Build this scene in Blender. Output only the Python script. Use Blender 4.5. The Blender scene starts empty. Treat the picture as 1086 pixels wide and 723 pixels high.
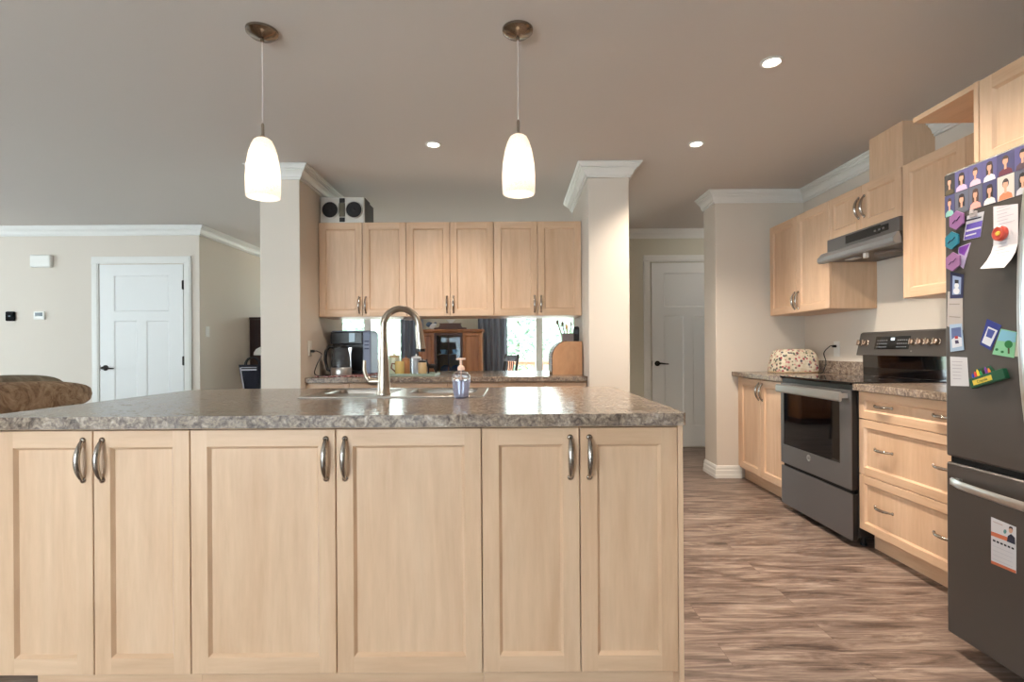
import bpy, bmesh, math, random
from mathutils import Vector, Matrix
random.seed(7)
PI = math.pi
S = bpy.context.scene
COL = S.collection

# ------------------------------------------------------------------ camera, light, exposure
F_PX, W_PX, CX, HY, CAMZ, ROLL = 555.0, 1086.0, 543.0, 371.0, 1.113, 0.0065
cd = bpy.data.cameras.new('camera'); cam = bpy.data.objects.new('camera', cd); COL.objects.link(cam)
cam.location = (0, 0, CAMZ); cam.rotation_euler = (PI/2, ROLL, 0)
cd.sensor_width = 36; cd.lens = 36*F_PX/W_PX; cd.shift_y = (HY-361.5)/W_PX; cd.clip_start = .05
S.camera = cam
S.view_settings.view_transform = 'Standard'; S.view_settings.look = 'None'
S.view_settings.gamma = 1; S.view_settings.use_curve_mapping = False
S.view_settings.exposure = 0.3
wd = bpy.data.worlds.new('sky'); S.world = wd; wd.use_nodes = True
bg = wd.node_tree.nodes['Background']
bg.inputs['Color'].default_value = (.80, .92, 1.0, 1); bg.inputs['Strength'].default_value = 8.0

def area(name, loc, rot, sx, sy, power, color):
    l = bpy.data.lights.new(name, 'AREA'); l.shape = 'RECTANGLE'; l.size = sx; l.size_y = sy
    l.energy = power; l.color = color
    o = bpy.data.objects.new(name, l); COL.objects.link(o); o.location = loc; o.rotation_euler = rot
    return o
# daylight entering by the patio door behind the camera, the living-room window on the left and the dining windows
area('daylight_rear', (-2.9, -2.52, 1.25), (PI/2, 0, 0), 4.4, 1.9, 46, (.96, .98, 1.0))
area('daylight_left', (-7.4, 2.6, 1.35), (PI/2, 0, -PI/2), 3.6, 1.5, 34, (.70, .87, 1.0))
for x, p in ((-2.28, 30), (.46, 30)):
    area('daylight_dining', (x, 8.42, 1.25), (-PI/2, 0, 0), 1.1, 1.7, p, (.85, .94, 1.0))

sl_ = bpy.data.lights.new('sun', 'SUN'); sl_.energy = 8; sl_.angle = .02; sl_.color = (1, .96, .9)
so_ = bpy.data.objects.new('sun', sl_); COL.objects.link(so_); so_.rotation_euler = (.42, -.25, 0)

# ------------------------------------------------------------------ helpers
def c(r, g, b):
    f = lambda v: ((v/255+.055)/1.055)**2.4 if v/255 > .04045 else v/255/12.92
    return (f(r), f(g), f(b), 1)
def mat(name, col, rough=.5, metal=0, emit=None, es=0, trans=0, ior=1.45, coat=0, spec=None):
    m = bpy.data.materials.new(name); m.use_nodes = True
    p = m.node_tree.nodes['Principled BSDF']
    p.inputs['Base Color'].default_value = col; p.inputs['Roughness'].default_value = rough
    p.inputs['Metallic'].default_value = metal; p.inputs['Transmission Weight'].default_value = trans
    p.inputs['IOR'].default_value = ior; p.inputs['Coat Weight'].default_value = coat
    if spec is not None: p.inputs['Specular IOR Level'].default_value = spec
    if emit: p.inputs['Emission Color'].default_value = emit; p.inputs['Emission Strength'].default_value = es
    return m
class NT:
    def __init__(s, m): s.t = m.node_tree; s.n = s.t.nodes; s.p = s.n['Principled BSDF']
    def add(s, k, **kw):
        n = s.n.new(k)
        for a, b in kw.items(): setattr(n, a, b)
        return n
    def link(s, a, b): s.t.links.new(a, b)
    def coords(s, scale, rnd=True):
        tc = s.add('ShaderNodeTexCoord'); mp = s.add('ShaderNodeMapping'); mp.inputs['Scale'].default_value = scale
        if rnd:
            oi = s.add('ShaderNodeObjectInfo'); ad = s.add('ShaderNodeVectorMath', operation='ADD')
            ml = s.add('ShaderNodeMath', operation='MULTIPLY'); ml.inputs[1].default_value = 13
            s.link(oi.outputs['Random'], ml.inputs[0]); s.link(tc.outputs['Object'], ad.inputs[0]); s.link(ml.outputs[0], ad.inputs[1])
            s.link(ad.outputs[0], mp.inputs['Vector'])
        else: s.link(tc.outputs['Object'], mp.inputs['Vector'])
        return mp.outputs[0]
    def noise(s, vec, scale, detail=4, rough=.55, dist=0):
        n = s.add('ShaderNodeTexNoise'); n.inputs['Scale'].default_value = scale; n.inputs['Detail'].default_value = detail
        n.inputs['Roughness'].default_value = rough; n.inputs['Distortion'].default_value = dist
        s.link(vec, n.inputs['Vector']); return n.outputs[0]
    def ramp(s, fac, stops):
        r = s.add('ShaderNodeValToRGB'); e = r.color_ramp.elements
        while len(e) < len(stops): e.new(.5)
        for k, (pos, col) in enumerate(stops): e[k].position = pos; e[k].color = col
        s.link(fac, r.inputs[0]); return r.outputs[0]
    def mix(s, fac, a, b, mode='MIX'):
        m = s.add('ShaderNodeMix', data_type='RGBA', blend_type=mode)
        for sock, v in ((m.inputs[0], fac), (m.inputs[6], a), (m.inputs[7], b)):
            if hasattr(v, 'links'): s.link(v, sock)
            else: sock.default_value = v
        return m.outputs[2]
    def bump(s, h, strength=.1, dist=.01):
        b = s.add('ShaderNodeBump'); b.inputs['Strength'].default_value = strength; b.inputs['Distance'].default_value = dist
        s.link(h, b.inputs['Height']); s.link(b.outputs[0], s.p.inputs['Normal'])
def wood(name, c0, c1, c2, scale, rough=.4, fine=6):
    m = mat(name, c1, rough); n = NT(m); v = n.coords(scale)
    a = n.noise(v, 1.2, 5, .6, .6); b = n.noise(v, fine, 3, .6)
    r = n.ramp(a, [(.28, c0), (.5, c1), (.75, c2)])
    r2 = n.ramp(b, [(.3, (.9, .88, .86, 1)), (.7, (1, 1, 1, 1))])
    n.link(n.mix(1.0, r, r2, 'MULTIPLY'), n.p.inputs['Base Color']); return m

MA0, MA1, MA2 = c(205, 168, 136), c(215, 181, 150), c(222, 191, 162)
maple_v = wood('maple_vertical_grain', MA0, MA1, MA2, (7, 7, .8))
maple_h = wood('maple_horizontal_grain', MA0, MA1, MA2, (.8, 7, 7))
M2 = [maple_v, maple_h]
def laminate():
    m = mat('laminate_counter', c(130, 118, 108), .19, spec=.22); n = NT(m); v = n.coords((1, 1, 1), False)
    a = n.noise(v, 38, 6, .7, 1.2); b = n.noise(v, 120, 3, .6); d = n.noise(v, 9, 4, .6, 1.5)
    r = n.ramp(a, [(.30, c(74, 66, 62)), (.43, c(128, 114, 104)), (.55, c(164, 148, 132)), (.70, c(200, 186, 170))])
    r2 = n.ramp(b, [(.35, (.62, .62, .64, 1)), (.6, (1, 1, 1, 1))])
    r3 = n.ramp(d, [(.35, (.85, .80, .74, 1)), (.65, (1.05, 1.05, 1.08, 1))])
    n.link(n.mix(1, n.mix(1, r, r2, 'MULTIPLY'), r3, 'MULTIPLY'), n.p.inputs['Base Color']); n.bump(b, .10, .0015); return m
LAM = laminate()
def floor_mat():
    m = mat('vinyl_plank_floor', c(120, 100, 88), .38); n = NT(m); v = n.coords((1, 1, 1), False)
    br = n.add('ShaderNodeTexBrick'); br.offset = .37; br.inputs['Scale'].default_value = 1
    br.inputs['Brick Width'].default_value = 1.22; br.inputs['Row Height'].default_value = .152
    br.inputs['Mortar Size'].default_value = .0007; br.inputs['Color1'].default_value = (.1, .1, .1, 1); br.inputs['Color2'].default_value = (.9, .9, .9, 1)
    br.inputs['Mortar'].default_value = (.5, .5, .5, 1); n.link(v, br.inputs['Vector'])
    sh = n.add('ShaderNodeVectorMath', operation='MULTIPLY_ADD'); n.link(br.outputs['Color'], sh.inputs[0]); sh.inputs[1].default_value = (7, 3, 0); n.link(v, sh.inputs[2])
    mp = n.add('ShaderNodeMapping'); mp.inputs['Scale'].default_value = (1.7, 11, 1); n.link(sh.outputs[0], mp.inputs['Vector'])
    mp2 = n.add('ShaderNodeMapping'); mp2.inputs['Scale'].default_value = (4, 85, 1); n.link(sh.outputs[0], mp2.inputs['Vector'])
    a = n.noise(mp.outputs[0], 1.6, 6, .65, 1.0); b = n.noise(mp2.outputs[0], 1.2, 4, .7)
    r = n.ramp(a, [(.33, c(84, 69, 62)), (.46, c(122, 104, 94)), (.56, c(148, 130, 118)), (.70, c(174, 158, 146))])
    r2 = n.ramp(b, [(.34, (.60, .58, .57, 1)), (.56, (1, 1, 1, 1))])
    x = n.mix(1, r, r2, 'MULTIPLY')
    tint = n.ramp(br.outputs['Color'], [(.1, (.93, .92, .92, 1)), (.9, (1.05, 1.03, 1.03, 1))])
    x = n.mix(1, x, tint, 'MULTIPLY')
    n.link(n.mix(br.outputs['Fac'], x, c(96, 80, 72)), n.p.inputs['Base Color']); n.bump(b, .08, .004); return m
def paint(name, col, rough=.85):
    m = mat(name, col, rough); n = NT(m); v = n.coords((1, 1, 1), False); n.bump(n.noise(v, 160, 3), .05, .002); return m
FLOOR = floor_mat()
WALL = paint('wall_paint_warm_grey', c(213, 203, 191)); WALLD = paint('wall_paint_cream', c(205, 200, 184))
CEIL = paint('ceiling_paint', c(210, 203, 197)); TRIM = mat('white_trim_paint', c(224, 222, 217), .4)
DOORP = mat('white_door_paint', c(226, 226, 224), .45)
NICK = mat('brushed_nickel', c(176, 164, 150), .28, 1); CHROME = mat('chrome', c(215, 215, 218), .12, 1)
PULL = mat('pull_satin_nickel', c(178, 172, 166), .2, 1)
SLATE = mat('slate_steel', c(108, 105, 105), .38, .5); SLATE2 = mat('dark_slate_steel', c(84, 79, 76), .42, .4)
STEEL = mat('stainless_steel', c(188, 187, 186), .30, .9)
BLACK = mat('black_plastic', c(20, 20, 22), .35); BGLASS = mat('black_glass', c(9, 9, 11), .04, coat=.5)
GAP_SHADE = mat('painted_gap_shade', c(14, 13, 13), .8)  # near-black colour standing in for shade inside the appliance gaps
WHITE = mat('white_plastic', c(228, 226, 220), .4); PAPER = mat('white_paper', c(206, 200, 202), .8)
BRONZE = mat('oil_rubbed_bronze', c(42, 38, 36), .35, .8)
_cache = {}
def flat(r, g, b, rough=.6):
    k = (r, g, b, rough)
    if k not in _cache: _cache[k] = mat('tone_%d_%d_%d' % (r, g, b), c(r, g, b), rough)
    return _cache[k]
def thin_glass(name, tint=(1, 1, 1, 1), gloss=.08):
    m = bpy.data.materials.new(name); m.use_nodes = True; t = m.node_tree; t.nodes.clear()
    o = t.nodes.new('ShaderNodeOutputMaterial'); mx = t.nodes.new('ShaderNodeMixShader'); tr = t.nodes.new('ShaderNodeBsdfTransparent'); gl = t.nodes.new('ShaderNodeBsdfGlossy')
    tr.inputs[0].default_value = tint; gl.inputs['Roughness'].default_value = .03; mx.inputs[0].default_value = gloss
    t.links.new(tr.outputs[0], mx.inputs[1]); t.links.new(gl.outputs[0], mx.inputs[2]); t.links.new(mx.outputs[0], o.inputs[0]); return m
PANE = thin_glass('window_glass', (.96, .98, .97, 1), .05)
CGLASS = mat('clear_glass', (1, 1, 1, 1), .02, trans=1, ior=1.45)

class MB:
    def __init__(s): s.v = []; s.f = []; s.m = []
    def face(s, pts, mi=0):
        i = len(s.v); s.v += [tuple(p) for p in pts]; s.f.append(tuple(range(i, i+len(pts)))); s.m.append(mi); return s
    def box(s, x0, x1, y0, y1, z0, z1, mi=0):
        x0, x1 = sorted((x0, x1)); y0, y1 = sorted((y0, y1)); z0, z1 = sorted((z0, z1))
        P = [(x, y, z) for x in (x0, x1) for y in (y0, y1) for z in (z0, z1)]
        for q in ((0, 1, 3, 2), (4, 6, 7, 5), (0, 4, 5, 1), (2, 3, 7, 6), (0, 2, 6, 4), (1, 5, 7, 3)): s.face([P[k] for k in q], mi)
        return s
    def prism(s, poly, axis, a, b, mi=0):
        def pt(u, w, t): return {'x': (t, u, w), 'y': (u, t, w), 'z': (u, w, t)}[axis]
        s.face([pt(u, w, a) for u, w in poly], mi); s.face([pt(u, w, b) for u, w in reversed(poly)], mi)
        n = len(poly)
        for k in range(n):
            (u0, w0), (u1, w1) = poly[k], poly[(k+1) % n]
            s.face([pt(u0, w0, a), pt(u1, w1, a), pt(u1, w1, b), pt(u0, w0, b)], mi)
        return s
    def loft(s, rings, mi=0, closed=True, caps=True):
        n = len(rings[0])
        for a, b in zip(rings, rings[1:]):
            for k in range(n if closed else n-1):
                s.face([a[k], a[(k+1) % n], b[(k+1) % n], b[k]], mi)
        if caps: s.face(rings[0], mi); s.face(list(reversed(rings[-1])), mi)
        return s
    def lathe(s, prof, o=(0, 0, 0), axis='z', seg=24, mi=0, caps=True):
        rings = []
        for r, h in prof:
            ring = []
            for k in range(seg):
                a = 2*PI*k/seg; u, w = r*math.cos(a), r*math.sin(a)
                p = {'z': (u, w, h), 'y': (u, h, w), 'x': (h, u, w)}[axis]
                ring.append((o[0]+p[0], o[1]+p[1], o[2]+p[2]))
            rings.append(ring)
        return s.loft(rings, mi, True, caps)
    def tube(s, pts, rad, seg=10, mi=0, flat=1.0):
        pts = [Vector(p) for p in pts]; n = len(pts)
        rad = [rad]*n if not isinstance(rad, (list, tuple)) else rad
        rings = []; up = None
        for k in range(n):
            t = (pts[min(k+1, n-1)]-pts[max(k-1, 0)]).normalized()
            if up is None:
                up = Vector((1, 0, 0)) if abs(t.x) < .9 else Vector((0, 1, 0))
            u = (up-t*up.dot(t)).normalized(); w = t.cross(u); up = u
            rings.append([tuple(pts[k]+u*(rad[k]*math.cos(2*PI*j/seg))+w*(rad[k]*flat*math.sin(2*PI*j/seg))) for j in range(seg)])
        return s.loft(rings, mi)
    def blob(s, o, r, e=1.0, nu=20, nv=12, mi=0):
        def pw(x): return math.copysign(abs(x)**e, x)
        rings = []
        for j in range(nv+1):
            ph = -PI/2+PI*j/nv; ph = max(-PI/2+.02, min(PI/2-.02, ph))
            rings.append([(o[0]+r[0]*pw(math.cos(ph))*pw(math.cos(2*PI*k/nu)), o[1]+r[1]*pw(math.cos(ph))*pw(math.sin(2*PI*k/nu)), o[2]+r[2]*pw(math.sin(ph))) for k in range(nu)])
        return s.loft(rings, mi)
    def shaker(s, x0, x1, z0, z1, yf, th=.02, fw=.052, bv=.009, dp=.011, ch=.002):
        X = [x0+ch, x0+fw, x1-fw, x1-ch]; Z = [z0+ch, z0+fw, z1-fw, z1-ch]
        for i in range(3):
            for j in range(3):
                if i == 1 and j == 1: continue
                s.face([(X[i], yf, Z[j]), (X[i+1], yf, Z[j]), (X[i+1], yf, Z[j+1]), (X[i], yf, Z[j+1])], 1 if i == 1 else 0)
        a, b, p, q = X[1], X[2], Z[1], Z[2]; y2 = yf+dp
        s.face([(a, yf, p), (b, yf, p), (b-bv, y2, p+bv), (a+bv, y2, p+bv)], 1); s.face([(a, yf, q), (b, yf, q), (b-bv, y2, q-bv), (a+bv, y2, q-bv)], 1)
        s.face([(a, yf, p), (a, yf, q), (a+bv, y2, q-bv), (a+bv, y2, p+bv)], 0); s.face([(b, yf, p), (b, yf, q), (b-bv, y2, q-bv), (b-bv, y2, p+bv)], 0)
        s.face([(a+bv, y2, p+bv), (b-bv, y2, p+bv), (b-bv, y2, q-bv), (a+bv, y2, q-bv)], 0)
        O = [(x0, z0), (x1, z0), (x1, z1), (x0, z1)]; I = [(X[0], Z[0]), (X[3], Z[0]), (X[3], Z[3]), (X[0], Z[3])]
        g = [[(X[k], Z[0]) for k in range(4)], [(X[3], Z[k]) for k in range(4)], [(X[3-k], Z[3]) for k in range(4)], [(X[0], Z[3-k]) for k in range(4)]]
        for k in range(4):
            o0, o1 = O[k], O[(k+1) % 4]
            s.face([(o0[0], yf+ch, o0[1]), (o1[0], yf+ch, o1[1])]+[(u, yf, w) for u, w in reversed(g[k])], k % 2 == 0)
            s.face([(o0[0], yf+ch, o0[1]), (o1[0], yf+ch, o1[1]), (o1[0], yf+th, o1[1]), (o0[0], yf+th, o0[1])], k % 2 == 0)
        s.face([(u, yf+th, w) for u, w in O], 0); return s
    def build(s, name, mats, parent=None, smooth=None, bevel=0, seg=2, subsurf=0, loc=None):
        if not isinstance(mats, (list, tuple)): mats = [mats]
        me = bpy.data.meshes.new(name); me.from_pydata(s.v, [], s.f)
        for m in mats: me.materials.append(m)
        me.polygons.foreach_set('material_index', [int(x) for x in s.m])
        bm = bmesh.new(); bm.from_mesh(me); bmesh.ops.remove_doubles(bm, verts=bm.verts, dist=1e-6)
        bmesh.ops.recalc_face_normals(bm, faces=bm.faces); bm.to_mesh(me); bm.free()
        if smooth is not None:
            me.polygons.foreach_set('use_smooth', [True]*len(me.polygons)); me.set_sharp_from_angle(angle=math.radians(smooth))
        o = bpy.data.objects.new(name, me); COL.objects.link(o)
        if parent: o.parent = parent
        if loc: o.location = loc
        if bevel:
            b = o.modifiers.new('bevel', 'BEVEL'); b.width = bevel; b.segments = seg; b.limit_method = 'ANGLE'; b.angle_limit = .6
        if subsurf:
            b = o.modifiers.new('sub', 'SUBSURF'); b.levels = b.render_levels = subsurf
        return o
def tag(o, label, cat, group=None, kind=None):
    o['label'] = label; o['category'] = cat
    if group: o['group'] = group
    if kind: o['kind'] = kind
    return o
def thing(name, label, cat, loc=(0, 0, 0), rz=0, group=None):
    o = bpy.data.objects.new(name, None); COL.objects.link(o); o.location = loc; o.rotation_euler = (0, 0, rz); o.empty_display_size = .1
    return tag(o, label, cat, group)
def struct(o, label=None):
    o['kind'] = 'structure'
    if label: o['label'] = label
    return o
def dup(o, parent=None):
    n = o.copy(); COL.objects.link(n)
    if parent: n.parent = parent
    for ch in [q for q in bpy.data.objects if q.parent == o]: dup(ch, n)
    return n
def text(body, size, matrix, m, parent, name='lettering', ext=.0003):
    cu = bpy.data.curves.new(name, 'FONT'); cu.body = body; cu.size = size; cu.align_x = 'CENTER'; cu.align_y = 'CENTER'; cu.extrude = ext
    tmp = bpy.data.objects.new(name, cu); COL.objects.link(tmp); bpy.context.view_layer.update()
    me = bpy.data.meshes.new_from_object(tmp.evaluated_get(bpy.context.evaluated_depsgraph_get())); bpy.data.objects.remove(tmp); bpy.data.curves.remove(cu)
    me.name = name; me.materials.clear(); me.materials.append(m); o = bpy.data.objects.new(name, me); COL.objects.link(o); o.parent = parent; o.matrix_local = matrix; return o
def P(px, py, Y):                       # pixel -> X, Z on the plane at depth Y
    u, v = px-CX, HY-py; u, v = u+ROLL*v, v-ROLL*u
    return u*Y/F_PX, CAMZ+v*Y/F_PX
def PX(px, py, X):                      # pixel -> Y, Z on a wall-parallel plane at X
    u, v = px-CX, HY-py; u, v = u+ROLL*v, v-ROLL*u
    Y = X*F_PX/u; return Y, CAMZ+v*Y/F_PX
def sweep(path, prof, closed=False):    # moulding: profile (out, z) carried along a plan path, outward = right of travel
    m = MB(); n = len(path); rings = []
    for k in range(n):
        p = Vector(path[k]); a = Vector(path[k-1]) if (k or closed) else None; b = Vector(path[(k+1) % n]) if (k < n-1 or closed) else None
        ns = []
        if a is not None: d = (p-a).normalized(); ns.append(Vector((d.y, -d.x)))
        if b is not None: d = (b-p).normalized(); ns.append(Vector((d.y, -d.x)))
        nn = ns[0] if len(ns) == 1 else (ns[0]+ns[1])/(1+ns[0].dot(ns[1]))
        rings.append([(p.x+nn.x*o, p.y+nn.y*o, z) for o, z in prof])
    if closed: rings.append(rings[0])
    return m.loft(rings, 0, True, not closed)

# ------------------------------------------------------------------ the setting
HC, XW, YR = 2.46, 2.52, 4.50
CROWN = [(.001, HC-.098), (.014, HC-.098), (.014, HC-.083), (.023, HC-.083), (.026, HC-.070), (.034, HC-.055), (.048, HC-.042), (.048, HC-.034), (.060, HC-.034), (.060, HC-.022), (.070, HC-.022), (.072, HC-.012), (.082, HC-.010), (.082, HC-.002), (.001, HC-.002)]
BASE = [(.001, .002), (.020, .002), (.020, .030), (.016, .036), (.016, .066), (.012, .074), (.012, .092), (.006, .108), (.001, .110)]
struct(MB().box(-7.7, 3.45, -2.75, 8.36, -.12, 0).build('floor', FLOOR))
struct(MB().box(-7.7, 3.45, -2.75, 8.36, HC, HC+.12).build('ceiling', CEIL))
struct(MB().box(XW, XW+.14, -2.6, YR+.27, 0, HC).build('wall_right', WALL))
struct(MB().box(1.754, XW, YR, YR+.27, 0, HC).build('wall_return', WALL, bevel=.006))
struct(MB().box(XW+.14, 3.3, YR+.13, YR+.27, 0, HC).build('wall_hall_near', WALL))
struct(MB().box(3.3, 3.42, YR+.13, 5.92, 0, HC).build('wall_hall_right', WALL))
YH = 5.92
struct(MB().box(1.12, 3.42, YH, YH+.12, 0, HC).build('wall_hall', WALLD))
struct(MB().box(1.12, 1.24, YH+.12, 8.2, 0, HC).build('wall_dining_right', WALLD))
YL, XS = 5.60, -3.34
struct(MB().box(-7.6, XS, YL, YL+.12, 0, HC).build('wall_living', WALL))
struct(MB().box(XS-.12, XS, YL+.12, 8.2, 0, HC).build('wall_side', WALL))
def wall_open(name, axis, at, th, lo, hi, holes, m):
    b = MB(); cur = lo
    def put(u0, u1, z0, z1):
        if axis == 'y': b.box(u0, u1, at, at+th, z0, z1)
        else: b.box(at, at+th, u0, u1, z0, z1)
    for u0, u1, z0, z1 in holes:
        put(cur, u0, 0, HC); put(u0, u1, 0, z0); put(u0, u1, z1, HC); cur = u1
    put(cur, hi, 0, HC); return struct(b.build(name, m))
WD = [(-2.92, -1.64, .18, 2.10), (-.18, 1.08, .18, 2.10)]
wall_open('wall_dining', 'y', 8.2, .15, XS-.12, 1.24, WD, WALLD)
wall_open('wall_rear', 'y', -2.75, .15, -7.6, 3.42, [(-5.1, -.7, .12, 2.15)], WALL)
wall_open('wall_left', 'x', -7.7, .15, -2.75, 5.72, [(.8, 4.4, .6, 2.1)], WALL)
def window(name, axis, at, u0, u1, z0, z1, mull, fw=.06, dep=.09):
    fr = MB()
    def put(b, a0, a1, b0, b1, d0, d1):
        if axis == 'y': b.box(a0, a1, at+d0, at+d1, b0, b1)
        else: b.box(at+d0, at+d1, a0, a1, b0, b1)
    put(fr, u0, u1, z0, z0+fw, 0, dep); put(fr, u0, u1, z1-fw, z1, 0, dep)
    put(fr, u0, u0+fw, z0+fw, z1-fw, 0, dep); put(fr, u1-fw, u1, z0+fw, z1-fw, 0, dep)
    edges = [u0+fw]
    for k in mull: put(fr, k-.055, k+.055, z0+fw, z1-fw, 0, dep); edges += [k-.055, k+.055]
    edges.append(u1-fw)
    o = struct(fr.build(name, TRIM, bevel=.004))
    for a, b in zip(edges[::2], edges[1::2]):
        g = MB(); put(g, a, b, z0+fw, z1-fw, dep*.5, dep*.5+.006); g.build('pane', PANE, o)
    return o
window('window_1', 'y', 8.235, *WD[0], [-2.27]); window('window_2', 'y', 8.235, *WD[1], [.43])
window('window_3', 'x', -7.68, .8, 4.4, .6, 2.1, [2.0, 3.2]); window('window_4', 'y', -2.73, -5.1, -.7, .12, 2.15, [-3.6, -2.2])
# the two short pillar walls either side of the serving counter
PL = (-1.83, -1.54, 3.81, 4.76); PR = (.561, .858, 3.81, 4.76)
for nm, (a, b, y0, y1) in (('wall_pillar_left', PL), ('wall_pillar_right', PR)):
    struct(MB().box(a, b, y0, y1, 0, HC).build(nm, WALL, bevel=.005))
k = 0
for (a, b, y0, y1) in (PL, PR):
    k += 1; struct(sweep([(a, y0), (b, y0), (b, y1), (a, y1)], CROWN, True).build('trim_%d' % k, TRIM))
runs = [[(1.754, YR+.27), (1.754, YR), (XW, YR), (XW, 3.40)], [(XW, 3.10), (XW, -2.6)], [(1.12, YH), (3.3, YH)], [(-7.55, YL), (XS, YL), (XS, 8.2), (1.12, 8.2), (1.12, YH+.1)]]
for r in runs:
    k += 1; struct(sweep(r, CROWN).build('trim_%d' % k, TRIM))
struct(sweep([(1.754, YR+.27), (1.754, YR), (1.965, YR)], BASE).build('baseboard_return', TRIM))
struct(sweep([(1.12, YH), (1.51, YH)], BASE).build('baseboard_hall', TRIM))
struct(sweep([(-7.55, YL), (-4.50, YL)], BASE).build('baseboard_living', TRIM))
struct(sweep([(-3.41, YL), (XS, YL), (XS, 6.3)], BASE).build('baseboard_side', TRIM))
struct(sweep([(PR[0], 3.81), (PR[1], 3.81), (PR[1], 4.76)], BASE).build('baseboard_pillar_right', TRIM))
struct(sweep([(PL[0], 4.76), (PL[0], 3.81), (PL[1], 3.81)], BASE).build('baseboard_pillar_left', TRIM))

def room_door(name, x0, x1, top, Y, hinge_right):
    # craftsman three-panel slab, facing -Y, in front of its wall
    w = x1-x0; d = MB(); yf, yb = Y-.014, Y-.001; st = .135*w/.8; mid = (x0+x1)/2; mh = .05
    rails = [.01, .24, top-.60, top-.50, top-.115, top]
    xs = [x0, x0+st, mid-mh, mid+mh, x1-st, x1]
    def panel(a, b, p, q):
        bv, y2 = .012, yf+.007
        d.face([(a, yf, p), (b, yf, p), (b-bv, y2, p+bv), (a+bv, y2, p+bv)]); d.face([(a, yf, q), (b, yf, q), (b-bv, y2, q-bv), (a+bv, y2, q-bv)])
        d.face([(a, yf, p), (a, yf, q), (a+bv, y2, q-bv), (a+bv, y2, p+bv)]); d.face([(b, yf, p), (b, yf, q), (b-bv, y2, q-bv), (b-bv, y2, p+bv)])
        d.face([(a+bv, y2, p+bv), (b-bv, y2, p+bv), (b-bv, y2, q-bv), (a+bv, y2, q-bv)])
    for i in range(5):
        for j in range(5):
            p, q, a, b = rails[j], rails[j+1], xs[i], xs[i+1]
            if j == 1 and i in (1, 3): panel(a, b, p, q); continue
            if j == 3 and i in (1, 2, 3): continue
            d.face([(a, yf, p), (b, yf, p), (b, yf, q), (a, yf, q)])
    panel(xs[1], xs[4], rails[3], rails[4])
    for (ax, ay, bx, by) in ((x0, .01, x1, .01), (x1, .01, x1, top), (x1, top, x0, top), (x0, top, x0, .01)):
        d.face([(ax, yf, ay), (bx, yf, by), (bx, yb, by), (ax, yb, ay)])
    o = struct(d.build(name, DOORP))
    kx = x0+.06 if hinge_right else x1-.06; sg = 1 if hinge_right else -1; kz = .95
    h = MB(); h.lathe([(.030, Y-.0145), (.030, Y-.022), (.024, Y-.026), (.012, Y-.028), (.012, Y-.060), (.016, Y-.064)], (kx, 0, kz), 'y', 20)
    h.tube([(kx, Y-.058, kz), (kx+sg*.03, Y-.062, kz+.002), (kx+sg*.075, Y-.062, kz-.004), (kx+sg*.115, Y-.058, kz-.006)], [.011, .010, .008, .006], 10)
    h.box(x0 if hinge_right else x1-.004, x0+.004 if hinge_right else x1, Y-.0155, Y-.0142, kz-.03, kz+.03)
    h.build('door_handle', BRONZE, o, 40)
    hx = x1 if hinge_right else x0
    for z in (.25, 1.02, top-.22):
        MB().lathe([(.007, z-.05), (.007, z+.05)], (hx+sg*.004, Y-.017, 0), 'z', 10).box(hx-.012, hx+.012, Y-.0155, Y-.0142, z-.045, z+.045).build('hinge', BRONZE, o, 40)
    return o
room_door('door_1', -4.397, -3.509, 2.05, YL, True)
room_door('door_2', 1.579, 2.40, 2.085, YH, True)
def casing(name, x0, x1, top, Y, w=.075):
    b = MB(); g = .012
    for (a0, a1) in ((x0-g-w, x0-g), (x1+g, x1+g+w)):
        b.box(a0, a1, Y-.018, Y-.001, .001, top+g); b.box(a0+.012, a1-.012, Y-.023, Y-.018, .001, top+g)
    b.box(x0-g-w, x1+g+w, Y-.018, Y-.001, top+g, top+g+w); b.box(x0-g-w+.012, x1+g+w-.012, Y-.023, Y-.018, top+g+.012, top+g+w-.012)
    return struct(b.build(name, TRIM, bevel=.003))
casing('trim_20', -4.397, -3.509, 2.05, YL); casing('trim_21', 1.579, 2.40, 2.085, YH)

# ------------------------------------------------------------------ cabinet makers
def pull(cx, cz, yf, L=.125, horiz=False, k=1.0):
    b = MB(); N = 13; pts = []; rad = []
    for i in range(N):
        t = -1+2*i/(N-1); out = -.004-.022*max(0, 1-abs(t)**2.2); a = t*L/2
        pts.append((cx+a, yf+out, cz) if horiz else (cx, yf+out, cz+a)); rad.append((.0048+.0044*(1-t*t)**.8)*k)
    b.tube(pts, rad, 10)
    for s in (-1, 1):
        o = (cx+s*L/2, yf, cz) if horiz else (cx, yf, cz+s*L/2)
        b.lathe([(.0095*k, -.0002), (.0095*k, -.003), (.0065*k, -.006), (.002, -.008)], o, 'y', 14)
    return b
def carcass(w, d, h, top=True, z0=0, t=.018):
    b = MB(); y0 = .022
    b.box(0, t, y0, d, z0, h); b.box(w-t, w, y0, d, z0, h); b.box(t, w-t, y0, d, z0, z0+t, 1); b.box(t, w-t, d-.01, d, z0+t, h)
    if top: b.box(t, w-t, y0, d-.01, h-t, h, 1)
    else: b.box(t, w-t, y0, y0+.03, h-.09, h, 1)
    return b
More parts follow.
